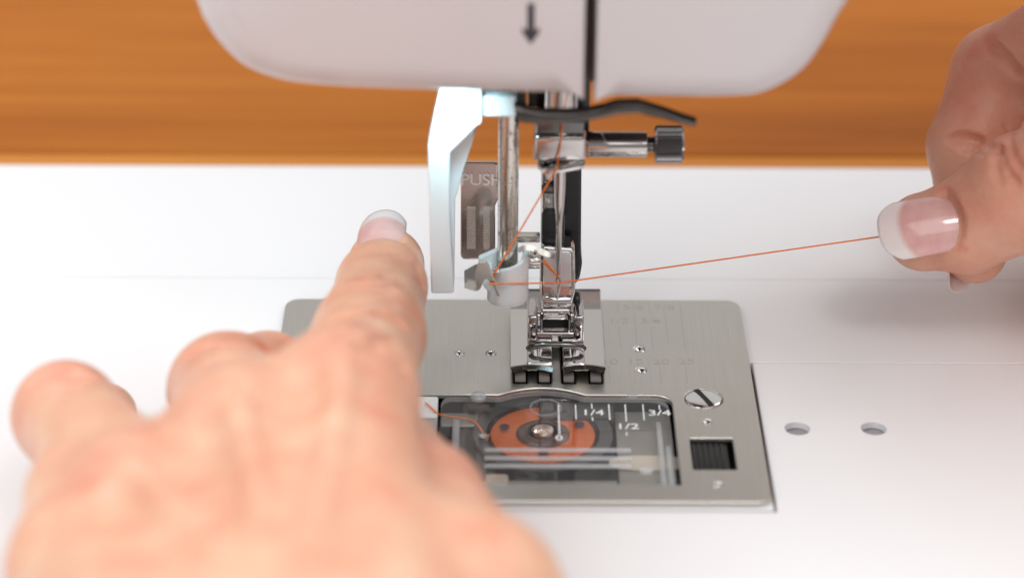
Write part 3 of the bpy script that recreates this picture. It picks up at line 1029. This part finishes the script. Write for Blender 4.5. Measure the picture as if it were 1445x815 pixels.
CORN = {0, len(hl) - 2, len(hl) - 1}
slx0 = hl[-1][0]
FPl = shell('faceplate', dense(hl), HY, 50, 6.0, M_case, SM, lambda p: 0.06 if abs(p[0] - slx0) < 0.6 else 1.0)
CORN = {0, 1, len(hr2) - 2, len(hr2) - 1}
slx1 = hr2[0][0]
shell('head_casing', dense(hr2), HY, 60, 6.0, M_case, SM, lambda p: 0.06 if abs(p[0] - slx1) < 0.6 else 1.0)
Geo().box(slx0 - 1.5 + 1.55, slx1 - 0.05, -6.0, 48, 67.5, ZT - 2).build('slot_lining', mat('slot_lining', (0.10, 0.06, 0.05), 0.5), SM)
Geo().box(-34, 4.6, -1.5, 47, 66.2, 67.6, .2).build('dark_reflected_plate', M_darkplate, SM)  # unseen dark plates added under the head to blacken the chrome's reflections
Geo().box(6.2, 30, -1.5, 47, 66.2, 67.6, .2).build('dark_reflected_plate', M_darkplate, SM)
# arrow printed on the faceplate
a0 = gy(744.5, 5, HY); a1 = gy(753.5, 46, HY)
zc0 = gy(749, 63, HY)[2]; zm = gy(749, 41, HY)[2]; xm = gy(749, 40, HY)[0]
ar = [(xm - .62, a0[2]), (xm - .62, zm - .2), (xm - 1.5, zm + .25), (xm - 1.5, zm - .55), (xm, zc0), (xm + 1.5, zm - .55), (xm + 1.5, zm + .25), (xm + .62, zm - .2), (xm + .62, a0[2])]
slab('arrow_mark', ar, [], HY - 0.06, HY + 0.02, 0.01, M_ink, FPl, 'xz', False)
# work lamp under the head: a small LED board
ledp = (-16.5, 4.0, 84.0)
Geo().box(-24, -15, -3, 6, 64.6, 65.6, .2).build('lamp_board', M_white, SM)
l = bpy.data.lights.new('work_lamp', 'AREA'); l.energy = 0.0048; l.spread = math.radians(100); l.color = (0.50, 0.90, 1.0); l.size = 0.008
lo = bpy.data.objects.new('work_lamp', l); COL.objects.link(lo); lo.location = [c * MM for c in (-20.0, 0.0, 63.0)]
lo.rotation_euler = (Vector((-20, 10.5, 50)) - Vector((-20.0, 0.0, 63.0))).to_track_quat('-Z', 'Y').to_euler()

# ================================================================== bobbin
BB = empty('bobbin', (BC[0], BC[1], -8.8), 'clear plastic bobbin wound with orange thread under the transparent cover', 'bobbin')
bx, by = BC
fl = Geo()
fl.lathe([(2.8, -3.0), (10.1, -3.0), (10.25, -3.25), (10.1, -3.5), (2.8, -3.5), (2.8, -3.0)], (bx, by, 0), seg=64)
fl.build('top_flange', M_clearbob, BB, 40)
Geo().lathe([(2.8, -8.6), (10.2, -8.6), (10.2, -8.1), (2.8, -8.1), (2.8, -8.6)], (bx, by, 0), seg=48).build('bottom_flange', M_clearbob, BB, 40)
Geo().lathe([(5.1, -3.6), (9.5, -3.6), (9.8, -3.75), (9.8, -8.0), (5.1, -8.0), (5.1, -3.6)], (bx, by, 0), seg=64).build('thread_winding', M_wound, BB, 40)
Geo().lathe([(2.9, -2.9), (4.0, -2.9), (4.9, -3.55), (4.9, -8.0), (2.9, -8.0), (2.9, -2.9)], (bx, by, 0), seg=48).build('hub', mat('bobbin_hub', (0.10, 0.055, 0.045), 0.25), BB, 40)
for an in (168, 20, 270):
    a = math.radians(an)
    Geo().lathe([(0.95, 0), (0.95, .08), (0.001, .09)], (bx + 7.4 * math.cos(a), by + 7.4 * math.sin(a), -3.0), seg=20).build('flange_hole', mat('flange_hole', (0.06, 0.03, 0.05), 0.5), BB)

# ================================================================== threads
def strand(gm, pts, r, n=14):
    """smooth run through the points (Catmull-Rom), returns length list for uv"""
    P3 = [np.array(p, float) for p in pts]
    out = []
    for i in range(len(P3) - 1):
        p0, p1, p2, p3 = P3[max(i - 1, 0)], P3[i], P3[i + 1], P3[min(i + 2, len(P3) - 1)]
        for k in range(n):
            t = k / n
            out.append(0.5 * (2 * p1 + (p2 - p0) * t + (2 * p0 - 5 * p1 + 4 * p2 - p3) * t * t + (3 * p1 - p0 - 3 * p2 + p3) * t ** 3))
    out.append(P3[-1])
    return out


def lin(pts, n=10):
    out = []
    for a, b in zip(pts[:-1], pts[1:]):
        a, b = np.array(a, float), np.array(b, float)
        out += [a + (b - a) * k / n for k in range(n)]
    return out + [np.array(pts[-1], float)]


def T(px, py, y): return tuple(gy(px, py, y))


def twisted(path, r, pitch, name, parent):
    """three-ply twisted thread following path"""
    path = [Vector(p) for p in path]
    # resample
    seglen = [(b - a).length for a, b in zip(path[:-1], path[1:])]
    Ltot = sum(seglen); step = pitch / 7
    N = int(Ltot / step)
    pts = []; i = 0; acc = 0
    for k in range(N + 1):
        d = k * Ltot / N
        while i < len(seglen) - 1 and acc + seglen[i] < d:
            acc += seglen[i]; i += 1
        pts.append(path[i].lerp(path[i + 1], min(1, (d - acc) / max(seglen[i], 1e-9))))
    gm = Geo()
    for ply in range(2):
        cc = []
        up = None
        for k, p in enumerate(pts):
            t = (pts[min(k + 1, N)] - pts[max(k - 1, 0)]).normalized()
            if up is None: up = t.orthogonal().normalized()
            up = (up - t * up.dot(t)).normalized(); q = t.cross(up)
            an = 2 * math.pi * (k / 7) + math.pi * ply
            cc.append(p + (up * math.cos(an) + q * math.sin(an)) * r * 0.5)
        gm.tube(cc, r * 0.62, 6)
    return gm


eyeP = (0.05, NY, 16.6)
endP = gd(1262, 331, 491.5)
path = lin([(5.6, -7.5, 150), (5.6, -7.5, 84), (4.6, -2.0, 76), (1.2, 6.0, 62), T(794.5, 165, 8), T(791, 200, 9.6), T(786, 237, 7.6), T(776, 254, 8.2), T(699, 384, 9.0)], 14)
path += lin([T(699, 384, 9.0), T(697, 392, 9.6), T(692, 396, 9.2), T(691, 400, 7.4), T(697, 400.5, 7.3), T(742, 399.5, 11.0), (0.0, NY - 0.62, 16.75), tuple(endP)], 16)
th = twisted(path, 0.160, 0.72, 'thread', None)
THR = th.build('thread', mat('thread_orange', (0.95, 0.235, 0.02), 0.6), None, True)
THR['label'] = 'taut orange sewing thread running from clamp past the needle to the thumb'
THR['category'] = 'thread'
loop_ = []
for k, (a, b) in enumerate([((764, 368), (787, 390)), ((768, 367), (788, 391)), ((766, 369), (787.5, 392)), ((770, 371), (788, 392))]):
    tw = twisted(lin([T(a[0], a[1], 11.2 + .1 * k), (T(*b, 13.0)[0], 13.2, T(*b, 13.0)[2])], 6), 0.13, 0.7, 'thread_loop', None)
    loop_.append(tw)
gm = Geo()
for tw in loop_: gm.add(tw.v, tw.f)
gm.build('thread_loop', bpy.data.materials['thread_orange'], THR, True)
# bobbin tail
tl = twisted(strand(Geo(), [(-13.0, -9.0, -3.6), (-13.7, -11.0, -3.2), (-14.6, -8.3, -2.9), (-16.2, -5.6, -2.6), (-19, -5.0, -2.4), (-22.4, -6.3, -0.9), (-23.2, -6.9, 0.0), (-23.9, -6.0, 0.3), (-25.2, -4.0, 0.3)], 0), 0.17, 0.7, 'bobbin_tail', None)
tl.build('thread_tail', bpy.data.materials['thread_orange'], BB, True)


# ================================================================== hands
class SDF:
    def __init__(s, lo, hi, h):
        s.h = h; s.lo = np.array(lo, np.float32)
        n = np.ceil((np.array(hi) - np.array(lo)) / h).astype(int) + 1
        s.n = n
        s.ax = [(s.lo[i] + h * np.arange(n[i])).astype(np.float32) for i in range(3)]
        s.F = np.full(n, 9.0, np.float32)
        s.C = np.zeros(n, np.float32)

    def sl(s, lo, hi):
        out = []
        for i in range(3):
            a = int(max(0, math.floor((lo[i] - s.lo[i]) / s.h))); b = int(min(s.n[i], math.ceil((hi[i] - s.lo[i]) / s.h) + 1))
            if b <= a: return None
            out.append(slice(a, b))
        return tuple(out)

    def pts(s, sl):
        return (s.ax[0][sl[0]][:, None, None], s.ax[1][sl[1]][None, :, None], s.ax[2][sl[2]][None, None, :])

    def cone(s, a, b, r1, r2, k=3.0, sub=False, sq=None):
        """round cone; sq=(axis vector, factor): flattened along that axis"""
        a = np.array(a, float); b = np.array(b, float)
        m_ = max(r1, r2) + max(k, 0.1) * 1.5 + 3
        sl = s.sl(np.minimum(a, b) - m_, np.maximum(a, b) + m_)
        if sl is None: return
        x, y, z = s.pts(sl)
        ba = b - a; L2 = float(ba @ ba)
        px, py, pz = x - a[0], y - a[1], z - a[2]
        if sq is not None:
            ax = np.array(sq[0], float); ax /= np.linalg.norm(ax); fk = 1 / sq[1] - 1
            dd = px * ax[0] + py * ax[1] + pz * ax[2]
            db = ba @ ax
            # stretch space along ax about the segment's line
            t0 = np.clip((px * ba[0] + py * ba[1] + pz * ba[2]) / max(L2, 1e-9), 0, 1)
            off = (dd - t0 * db) * fk
            px = px + off * ax[0]; py = py + off * ax[1]; pz = pz + off * ax[2]
        t = np.clip((px * ba[0] + py * ba[1] + pz * ba[2]) / max(L2, 1e-9), 0, 1)
        d = np.sqrt((px - t * ba[0]) ** 2 + (py - t * ba[1]) ** 2 + (pz - t * ba[2]) ** 2)
        ts = t * t * (3 - 2 * t) * 0.5 + t * 0.5
        d = d - (r1 + (r2 - r1) * ts)
        Fv = s.F[sl]
        if sub:
            h_ = np.clip(0.5 - 0.5 * (Fv + d) / k, 0, 1)
            s.F[sl] = Fv * (1 - h_) + (-d) * h_ + k * h_ * (1 - h_)
        else:
            h_ = np.clip(0.5 + 0.5 * (d - Fv) / k, 0, 1)
            s.F[sl] = d * (1 - h_) + Fv * h_ - k * h_ * (1 - h_)

    def surf(s, px, py, d0=380, d1=540):
        """first skin point met looking from the camera at (px, py)"""
        D = np.arange(d0, d1, 0.25)
        Pn = CAM_POS + ray(px, py)[None, :] * D[:, None]
        ix = np.round((Pn - s.lo) / s.h).astype(int)
        ok = np.all((ix >= 0) & (ix < s.n), axis=1)
        f = np.full(len(D), 9.0); f[ok] = s.F[tuple(ix[ok].T)]
        hit = np.nonzero(f < 0)[0]
        return Pn[hit[0]] if len(hit) else None

    def crease(s, line, r, k, sink=0.15, red=0.0, n=5):
        pts = []
        for (ax_, ay_), (bx_, by_) in zip(line[:-1], line[1:]):
            for q in range(n):
                p = s.surf(ax_ + (bx_ - ax_) * q / n, ay_ + (by_ - ay_) * q / n)
                if p is not None:
                    pts.append(p + AX[2] * sink)
        for m, (a, b) in enumerate(zip(pts[:-1], pts[1:])):
            if np.linalg.norm(b - a) < 5:
                t = min(1, 3.0 * min(m + 1, len(pts) - m) / len(pts) + .35)
                s.cone(a, b, r * t, r * t, k, sub=True)
                if red: s.blush(a, 2.2, red)

    def blush(s, c, r, amt):
        c = np.array(c, float)
        sl = s.sl(c - 2 * r, c + 2 * r)
        if sl is None: return
        x, y, z = s.pts(sl)
        d2 = (x - c[0]) ** 2 + (y - c[1]) ** 2 + (z - c[2]) ** 2
        s.C[sl] = np.maximum(s.C[sl], amt * np.exp(-d2 / (r * r) * 1.6))

    def mesh(s, smooth=2):
        F = s.F; n = s.n
        neg = F < 0
        cnt = np.zeros(tuple(n - 1), np.int8)
        for i in (0, 1):
            for j in (0, 1):
                for k in (0, 1):
                    cnt += neg[i:n[0] - 1 + i, j:n[1] - 1 + j, k:n[2] - 1 + k]
        act = (cnt > 0) & (cnt < 8)
        idx = np.argwhere(act)
        vid = np.full(tuple(n - 1), -1, np.int64); vid[tuple(idx.T)] = np.arange(len(idx))
        acc = np.zeros((len(idx), 3)); num = np.zeros(len(idx))
        I, J, K = idx.T
        cor = [(i, j, k) for i in (0, 1) for j in (0, 1) for k in (0, 1)]
        val = {c: F[I + c[0], J + c[1], K + c[2]] for c in cor}
        for c in cor:
            for axn in range(3):
                if c[axn] == 0:
                    d = list(c); d[axn] = 1; d = tuple(d)
                    v0, v1 = val[c], val[d]
                    cr = (v0 < 0) != (v1 < 0)
                    t = np.where(cr, v0 / np.where(cr, v0 - v1, 1), 0)
                    p = np.zeros((len(idx), 3)); p[:] = c
                    p[:, axn] = t
                    acc[cr] += p[cr]; num[cr] += 1
        V = s.lo + s.h * (idx + acc / num[:, None])
        col = s.C[I, J, K]
        quads = []
        for axn in range(3):
            u, w = [(1, 2), (2, 0), (0, 1)][axn]
            a0 = [slice(1, None)] * 3; a0[axn] = slice(0, n[axn] - 1)
            a1 = [slice(1, None)] * 3; a1[axn] = slice(1, n[axn])
            for q in (u, w):
                a0[q] = slice(1, n[q] - 1); a1[q] = slice(1, n[q] - 1)
            s0 = neg[tuple(a0)]; s1 = neg[tuple(a1)]
            e = np.argwhere(s0 != s1)
            flip = s0[tuple(e.T)]
            off = np.ones(3, int); off[axn] = 0
            e = e + off
            def cid(du, dw):
                q = e.copy(); q[:, u] -= du; q[:, w] -= dw
                return vid[tuple(q.T)]
            A, B, C_, D = cid(1, 1), cid(0, 1), cid(0, 0), cid(1, 0)
            Q = np.stack([A, B, C_, D], 1)
            Q[~flip] = Q[~flip][:, ::-1]
            quads.append(Q)
        Q = np.concatenate(quads)
        # laplacian smoothing
        E = np.concatenate([Q[:, [0, 1]], Q[:, [1, 2]], Q[:, [2, 3]], Q[:, [3, 0]]])
        for it in range(smooth):
            sm = np.zeros_like(V); ct = np.zeros(len(V))
            for a, b in ((0, 1), (1, 0)):
                np.add.at(sm, E[:, a], V[E[:, b]]); np.add.at(ct, E[:, a], 1)
            V = V * 0.45 + 0.55 * sm / np.maximum(ct, 1)[:, None]
        return V, Q, col


def build_skin(name, sdf, parent_none_label, cat, smooth=2):
    V, Q, col = sdf.mesh(smooth)
    me = bpy.data.meshes.new(name)
    me.from_pydata((V * MM).tolist(), [], Q.tolist())
    at = me.attributes.new('blush', 'FLOAT', 'POINT')
    at.data.foreach_set('value', col.astype(np.float32))
    o = finish(name, me, M_skin, None, True)
    o['label'] = parent_none_label; o['category'] = cat
    o['group'] = "person's two hands threading the machine"
    return o


def nail(parent, base, tipd, nrm, width, length, curve=0.55, lcurve=0.10, taper=0.92, th=0.40):
    """curved nail: base centre (mm), direction to the free edge, outward normal"""
    t = np.array(tipd, float); t /= np.linalg.norm(t)
    nn_ = np.array(nrm, float); nn_ -= t * (nn_ @ t); nn_ /= np.linalg.norm(nn_)
    b = np.cross(nn_, t)
    NU, NV = 26, 22
    V = []; UV = []
    for layer in (0, 1):
        for i in range(NU + 1):
            u = i / NU
            for j in range(NV + 1):
                v_ = j / NV * 2 - 1
                # rounded outline: base round, free edge gently squared
                hw = width / 2 * (1 - 0.10 * (1 - u) ** 2) * (taper + (1 - taper) * (1 - u))
                u0 = 0.12 * (abs(v_) ** 2.4); u1 = 1 - 0.24 * (abs(v_) ** 2.7)
                uu = u0 + (u1 - u0) * u
                ang = v_ * curve * 1.45
                R0 = hw / math.sin(curve * 1.45)
                y_ = R0 * math.sin(ang); z_ = R0 * (math.cos(ang) - 1)
                zl = -lcurve * length * (uu - 0.45) ** 2 * 2
                rim = 1 - 0.8 * max(0, (abs(v_) - 0.9) / 0.1) ** 2
                thk = th * (0.25 + 0.75 * min(1, (1 - u) * 8 + .2)) * rim
                p = np.array(base) + t * (uu * length) + b * y_ + nn_ * (z_ + zl + (0 if layer else -thk))
                V.append(p); UV.append((uu, (v_ + 1) / 2))
    W = NV + 1; O = (NU + 1) * W
    Fc = []
    for i in range(NU):
        for j in range(NV):
            a = i * W + j
            Fc.append([a, a + 1, a + W + 1, a + W]); Fc.append([a + O, a + O + W, a + O + W + 1, a + O + 1])
    for i in range(NU):
        a = i * W; Fc.append([a, a + W, a + W + O, a + O]); a += NV; Fc.append([a, a + O, a + W + O, a + W])
    for j in range(NV):
        a = j; Fc.append([a, a + O, a + 1 + O, a + 1]); a = NU * W + j; Fc.append([a, a + 1, a + 1 + O, a + O])
    return from_py('fingernail', V, Fc, M_nail, parent, True, UV)


NAILROLL = -1
TO_CAM = -AX[2]                   # direction from the hands towards the photographer
UPV = AX[1]; RTV = AX[0]


def left_hand():
    J = dict(itip=(545, 374, 482), idip=(538, 405, 470), ipip=(521, 474, 447), imcp=(486, 562, 408), mmcp=(340, 618, 403),
             mpip=(319, 550, 443), mdip=(378, 533, 458), mtip=(400, 600, 464), rmcp=(190, 705, 397), rpip=(94, 586, 432), rdip=(120, 628, 450), rtip=(147, 586, 466),
             pmcp=(104, 800, 387), ppip=(108, 700, 404), pdip=(115, 690, 424), wr=(300, 1030, 340), wl=(510, 1030, 340), fore=(420, 1560, 275),
             tip_=(598, 712, 408), tipm=(560, 640, 428), tmcp=(672, 850, 374), cmc=(590, 1010, 350))
    W_ = {k: gd(*v_) for k, v_ in J.items()}
    allp = np.array(list(W_.values()))
    lo = allp.min(0) - 18; hi = allp.max(0) + 18
    S = SDF(lo, hi, 0.72)
    c = S.cone
    # palm
    c(W_['imcp'], W_['wl'], 11.0, 15.5, 6); c(W_['mmcp'], (W_['wl'] + W_['wr']) / 2, 11.0, 16, 8)
    c(W_['rmcp'], W_['wr'], 10.6, 15.5, 8); c(W_['pmcp'], W_['wr'], 9.6, 14, 8)
    dn = np.array([0, 4, -5.0])
    c(W_['imcp'] + dn * .4, W_['mmcp'] + dn * .4, 9.6, 9.4, 6); c(W_['mmcp'] + dn, W_['rmcp'] + dn, 8.6, 8.6, 6); c(W_['rmcp'] + dn, W_['pmcp'] + dn, 8.6, 8, 6)
    c((W_['wl'] + W_['wr']) / 2, W_['fore'], 20, 25, 8, sq=((0, 0, 1), 0.75))
    # thumb
    c(W_['cmc'], W_['tmcp'], 14, 11.8, 8); c(W_['tmcp'], W_['tip_'], 11.4, 9.9, 5); c(W_['tip_'], W_['tipm'], 9.7, 7.6, 3)
    c(W_['tmcp'], (W_['imcp'] + W_['wl']) / 2, 8.5, 8, 10)
    # fingers
    c(W_['imcp'], W_['ipip'], 11.0, 9.8, 4); c(W_['ipip'], W_['idip'], 9.7, 8.3, 2.5); c(W_['idip'], W_['itip'], 8.3, 7.4, 2.0)
    c(W_['mmcp'], W_['mpip'], 11.2, 9.9, 4); c(W_['mpip'], W_['mdip'], 9.9, 8.3, 2.5); c(W_['mdip'], W_['mtip'], 8.2, 7.2, 2)
    c(W_['rmcp'], W_['rpip'], 10.4, 9.1, 4); c(W_['rpip'], W_['rdip'], 9.1, 7.4, 2.0); c(W_['rdip'], W_['rtip'], 6.6, 6.2, 0.6)
    c(W_['pmcp'], W_['ppip'], 9.4, 8.0, 4); c(W_['ppip'], W_['pdip'], 8.0, 6.8, 2)
    # knuckles and tendons on the back
    up = TO_CAM * 0.55 + np.array([0, 0, 0.75]); up /= np.linalg.norm(up)
    for k, r in (('imcp', 11), ('mmcp', 11), ('rmcp', 10.4)):
        p = W_[k] + up * (r - 5.6)
        c(p, p, 7.4, 7.4, 4)
        wc = (W_['wl'] * .6 + W_['wr'] * .4) + up * 14.5
        c(p + up * 5.2, wc + up * 3.0, 3.0, 2.6, 2.4)
    wc = (W_['wl'] * .6 + W_['wr'] * .4) + up * 22
    for a, b, t_ in (('imcp', 'mmcp', .45), ('mmcp', 'rmcp', .5), ('rmcp', 'pmcp', .5)):
        m_ = W_[a] * (1 - t_) + W_[b] * t_ + up * 16.5
        bk = (wc - m_); bk /= np.linalg.norm(bk)
        c(m_ + bk * 4, m_ + bk * 30 + up * 2.5, 5.6, 4.2, 4.0, sub=True)
    for a, b, r in (('ipip', 'imcp', 9.7), ('mpip', 'mmcp', 9.9), ('rpip', 'rmcp', 9.1)):
        p = W_[a] + up * (r - 5.6); c(p, p, 6.0, 6.0, 3)
    # creases over the end joint of the index finger
    ax_i = W_['itip'] - W_['ipip']; ax_i /= np.linalg.norm(ax_i)
    nrm_i = up - ax_i * (up @ ax_i); nrm_i /= np.linalg.norm(nrm_i)
    side = np.cross(ax_i, nrm_i)
    # the skin gathers in a small pad beside the joint wrinkles
    for an, q in ((-0.55, 0.8), (0.1, 1.4), (0.6, -1.2)):
        p = W_['ipip'] + ax_i * q + (nrm_i * math.cos(an) + side * math.sin(an)) * 8.6
        c(p, p, 1.9, 1.9, 1.6)
    for line, r, k, red in (
            (((452, 462), (470, 446), (500, 438), (530, 438), (556, 446), (578, 462)), .75, 1.6, .5),
            (((468, 474), (492, 458), (516, 454), (540, 460)), .7, 1.5, .45),
            (((520, 470), (548, 474), (572, 490), (592, 514)), .85, 1.8, .5),
            (((500, 486), (530, 490), (556, 502), (578, 524)), .55, 1.5, .35),
            (((486, 428), (510, 424), (540, 424), (566, 432)), .4, 1.1, .2),
            (((498, 392), (520, 388), (548, 390), (572, 398)), .35, 1.0, .15),
            (((496, 402), (524, 398), (552, 400), (584, 410)), .4, 1.0, .15),
            (((504, 412), (530, 409), (556, 410)), .35, 1.0, .15),
            (((588, 372), (596, 392), (600, 412)), .35, 1.2, .1),
            (((262, 500), (290, 488), (330, 484), (362, 490)), .7, 2.0, .5),
            (((280, 512), (310, 500), (345, 498)), .6, 1.8, .4),
            (((360, 480), (378, 492), (392, 508)), .7, 1.8, .5),
            (((40, 540), (70, 524), (100, 522), (130, 532)), .7, 2.0, .5),
            (((60, 552), (90, 540), (118, 544)), .6, 1.8, .4)):
        S.crease(line, r, k, .1, red)
    S.blush(S.surf(488, 452), 3.5, .8)
    # nail bed of the index finger
    tdir = W_['itip'] - W_['idip']; tdir /= np.linalg.norm(tdir)
    tdir = tdir + UPV * 0.34; tdir /= np.linalg.norm(tdir)
    nb = up - tdir * (up @ tdir); nb /= np.linalg.norm(nb)
    nb = nb * math.cos(.22) + NAILROLL * np.cross(tdir, nb) * math.sin(.22)
    base = W_['itip'] + nb * 7.0 - tdir * 3.4
    sd_ = np.cross(nb, tdir)
    for s_ in (-3.2, 0, 3.2):
        c(base + sd_ * s_ + nb * (1.6 - 0.14 * s_ * s_ ) - tdir * 0.2, base + sd_ * s_ + tdir * 12 + nb * (1.3 - 0.14 * s_ * s_), 1.9, 1.9, 0.7, sub=True)
    for k, r, am in (('ipip', 8, .5), ('mpip', 11, .5), ('rpip', 10, .55), ('rdip', 9, .75), ('imcp', 12, .45), ('mmcp', 13, .35), ('tip_', 14, .55), ('itip', 9, .35), ('mdip', 9, .6), ('rmcp', 13, .35), ('idip', 8, .2)):
        S.blush(W_[k] + up * 5, r, am)
    H = build_skin('hand', S, 'blurred hand in front, its extended index finger pressing the white threader lever', 'hand')
    nail(H, base + tdir * 0.1 + nb * 0.25, tdir, nb, 10.4, 12.8, 0.62, 0.10)
    return H


def right_hand():
    J = dict(tt=(1304, 327, 489), tm=(1364, 317, 486.5), tip_=(1442, 272, 481), tmc=(1640, 205, 466), cmc=(1860, 240, 450),
             imcp=(1610, 0, 480), ipip=(1407, 100, 505), idip=(1366, 205, 503), it=(1376, 355, 498.5),
             mpip=(1500, 110, 525), mmcp=(1690, 60, 500), mdip=(1490, 260, 520), mt=(1500, 390, 512),
             rpip=(1590, 190, 532), rmcp=(1740, 130, 510), rdip=(1560, 330, 525), rt=(1600, 420, 518),
             ppip=(1680, 290, 532), pmcp=(1790, 220, 515), wr=(1990, 200, 470), fore=(2620, 420, 430))
    W_ = {k: gd(*v_) for k, v_ in J.items()}
    allp = np.array(list(W_.values()))
    lo = allp.min(0) - 16; hi = allp.max(0) + 20
    S = SDF(lo, hi, 0.5)
    c = S.cone
    c(W_['tmc'], W_['cmc'], 12, 16, 6); c(W_['imcp'], W_['wr'], 11, 18, 6); c(W_['mmcp'], W_['wr'], 12, 18, 8); c(W_['rmcp'], W_['wr'], 11, 17, 8)
    c(W_['pmcp'], W_['wr'], 10, 16, 8); c(W_['tmc'], W_['imcp'], 9, 9, 12)
    c(W_['wr'], W_['fore'], 20, 26, 8)
    # index finger, bent
    c(W_['imcp'], W_['ipip'], 10.6, 8.8, 3); c(W_['ipip'], W_['idip'], 8.9, 8.0, 2.0); c(W_['idip'], W_['it'], 7.9, 6.3, 2.0)
    # others
    for f_, r in (('m', 8.6), ('r', 8.2)):
        c(W_[f_ + 'mcp'], W_[f_ + 'pip'], r + 2, r + .5, 3); c(W_[f_ + 'pip'], W_[f_ + 'dip'], r + .5, r - .5, 2); c(W_[f_ + 'dip'], W_[f_ + 't'], r - .6, r - 2, 2)
    c(W_['pmcp'], W_['ppip'], 9, 7.5, 3)
    # flexion creases of the index finger
    # thumb
    c(W_['tmc'], W_['tip_'], 12.4, 11.6, 0.7); c(W_['tip_'], W_['tm'], 11.4, 9.5, 0.8); c(W_['tm'], W_['tt'], 9.5, 7.7, 0.8)
    # thumb nail bed: nail faces the camera
    tdir = W_['tt'] - W_['tm']; tdir = tdir - TO_CAM * (tdir @ TO_CAM) * 0.7
    tdir /= np.linalg.norm(tdir)
    nb = TO_CAM + UPV * 0.30 - RTV * 0.06
    nb = nb - tdir * (nb @ tdir); nb /= np.linalg.norm(nb)
    base = gd(1358, 307, 0) * 0 + gd(1357, 305, 478.6)
    sd_ = np.cross(nb, tdir)
    for s_ in np.linspace(-5.2, 5.2, 7):
        dz = -0.062 * s_ * s_ + 1.05
        c(base + sd_ * s_ + nb * dz + tdir * (0.9 + 0.055 * s_ * s_), base + sd_ * s_ + tdir * 20 + nb * (dz - 0.6), 1.55, 1.55, 0.5, sub=True)
    for s_ in (-6.2, 6.2):
        for q_ in np.linspace(0.5, 10.5, 8):
            S.blush(base + sd_ * s_ + tdir * q_ - nb * 1.6, 1.7, .75)
    for s_ in np.linspace(-5.5, 5.5, 9):
        S.blush(base + sd_ * s_ + tdir * (0.2 + 0.05 * s_ * s_), 1.5, .55)
    # knuckle wrinkles of the thumb
    for line, r, k, red in (
            (((1338, 197), (1358, 194), (1378, 199), (1398, 207), (1418, 214)), .6, 1.3, .6),
            (((1356, 209), (1376, 213), (1394, 220)), .3, 0.9, .3),
            (((1392, 58), (1408, 72), (1424, 90), (1440, 112)), .7, 1.6, .6),
            (((1411, 206), (1414, 226), (1424, 246), (1440, 262)), .42, 1.0, .35),
            (((1424, 198), (1430, 220), (1442, 240)), .42, 1.0, .35),
            (((1404, 222), (1406, 240), (1414, 258)), .35, 1.1, .2),
                        (((1418, 176), (1430, 196)), .3, 1.0, .1)):
        S.crease(line, r, k, .1, red)
    for k, r, am in (('tt', 11, .45), ('it', 9, .6), ('idip', 9, .35), ('tm', 8, .2)):
        S.blush(W_[k] + TO_CAM * 4, r, am)
    S.blush(gd(1330, 372, 486), 8, .6)
    S.C = np.maximum(S.C, 0.36)  # all-over tint: the two hands' different lighting is put into skin colour
    H = build_skin('hand', S, 'hand at the right edge pinching the orange thread between thumb and finger', 'hand', 2)
    nail(H, base + nb * 0.12, tdir, nb, 12.2, 16.0, 0.58, 0.10, 0.95, 0.42)
    idir = W_['it'] - W_['idip']; idir /= np.linalg.norm(idir)
    nn_ = -RTV * 0.55 - TO_CAM * 0.45; nn_ -= idir * (nn_ @ idir); nn_ /= np.linalg.norm(nn_)
    nail(H, W_['it'] + nn_ * 6.0 - idir * 4.5, idir, nn_, 9.5, 12.0, 0.6, 0.1)
    return H


left_hand()
right_hand()
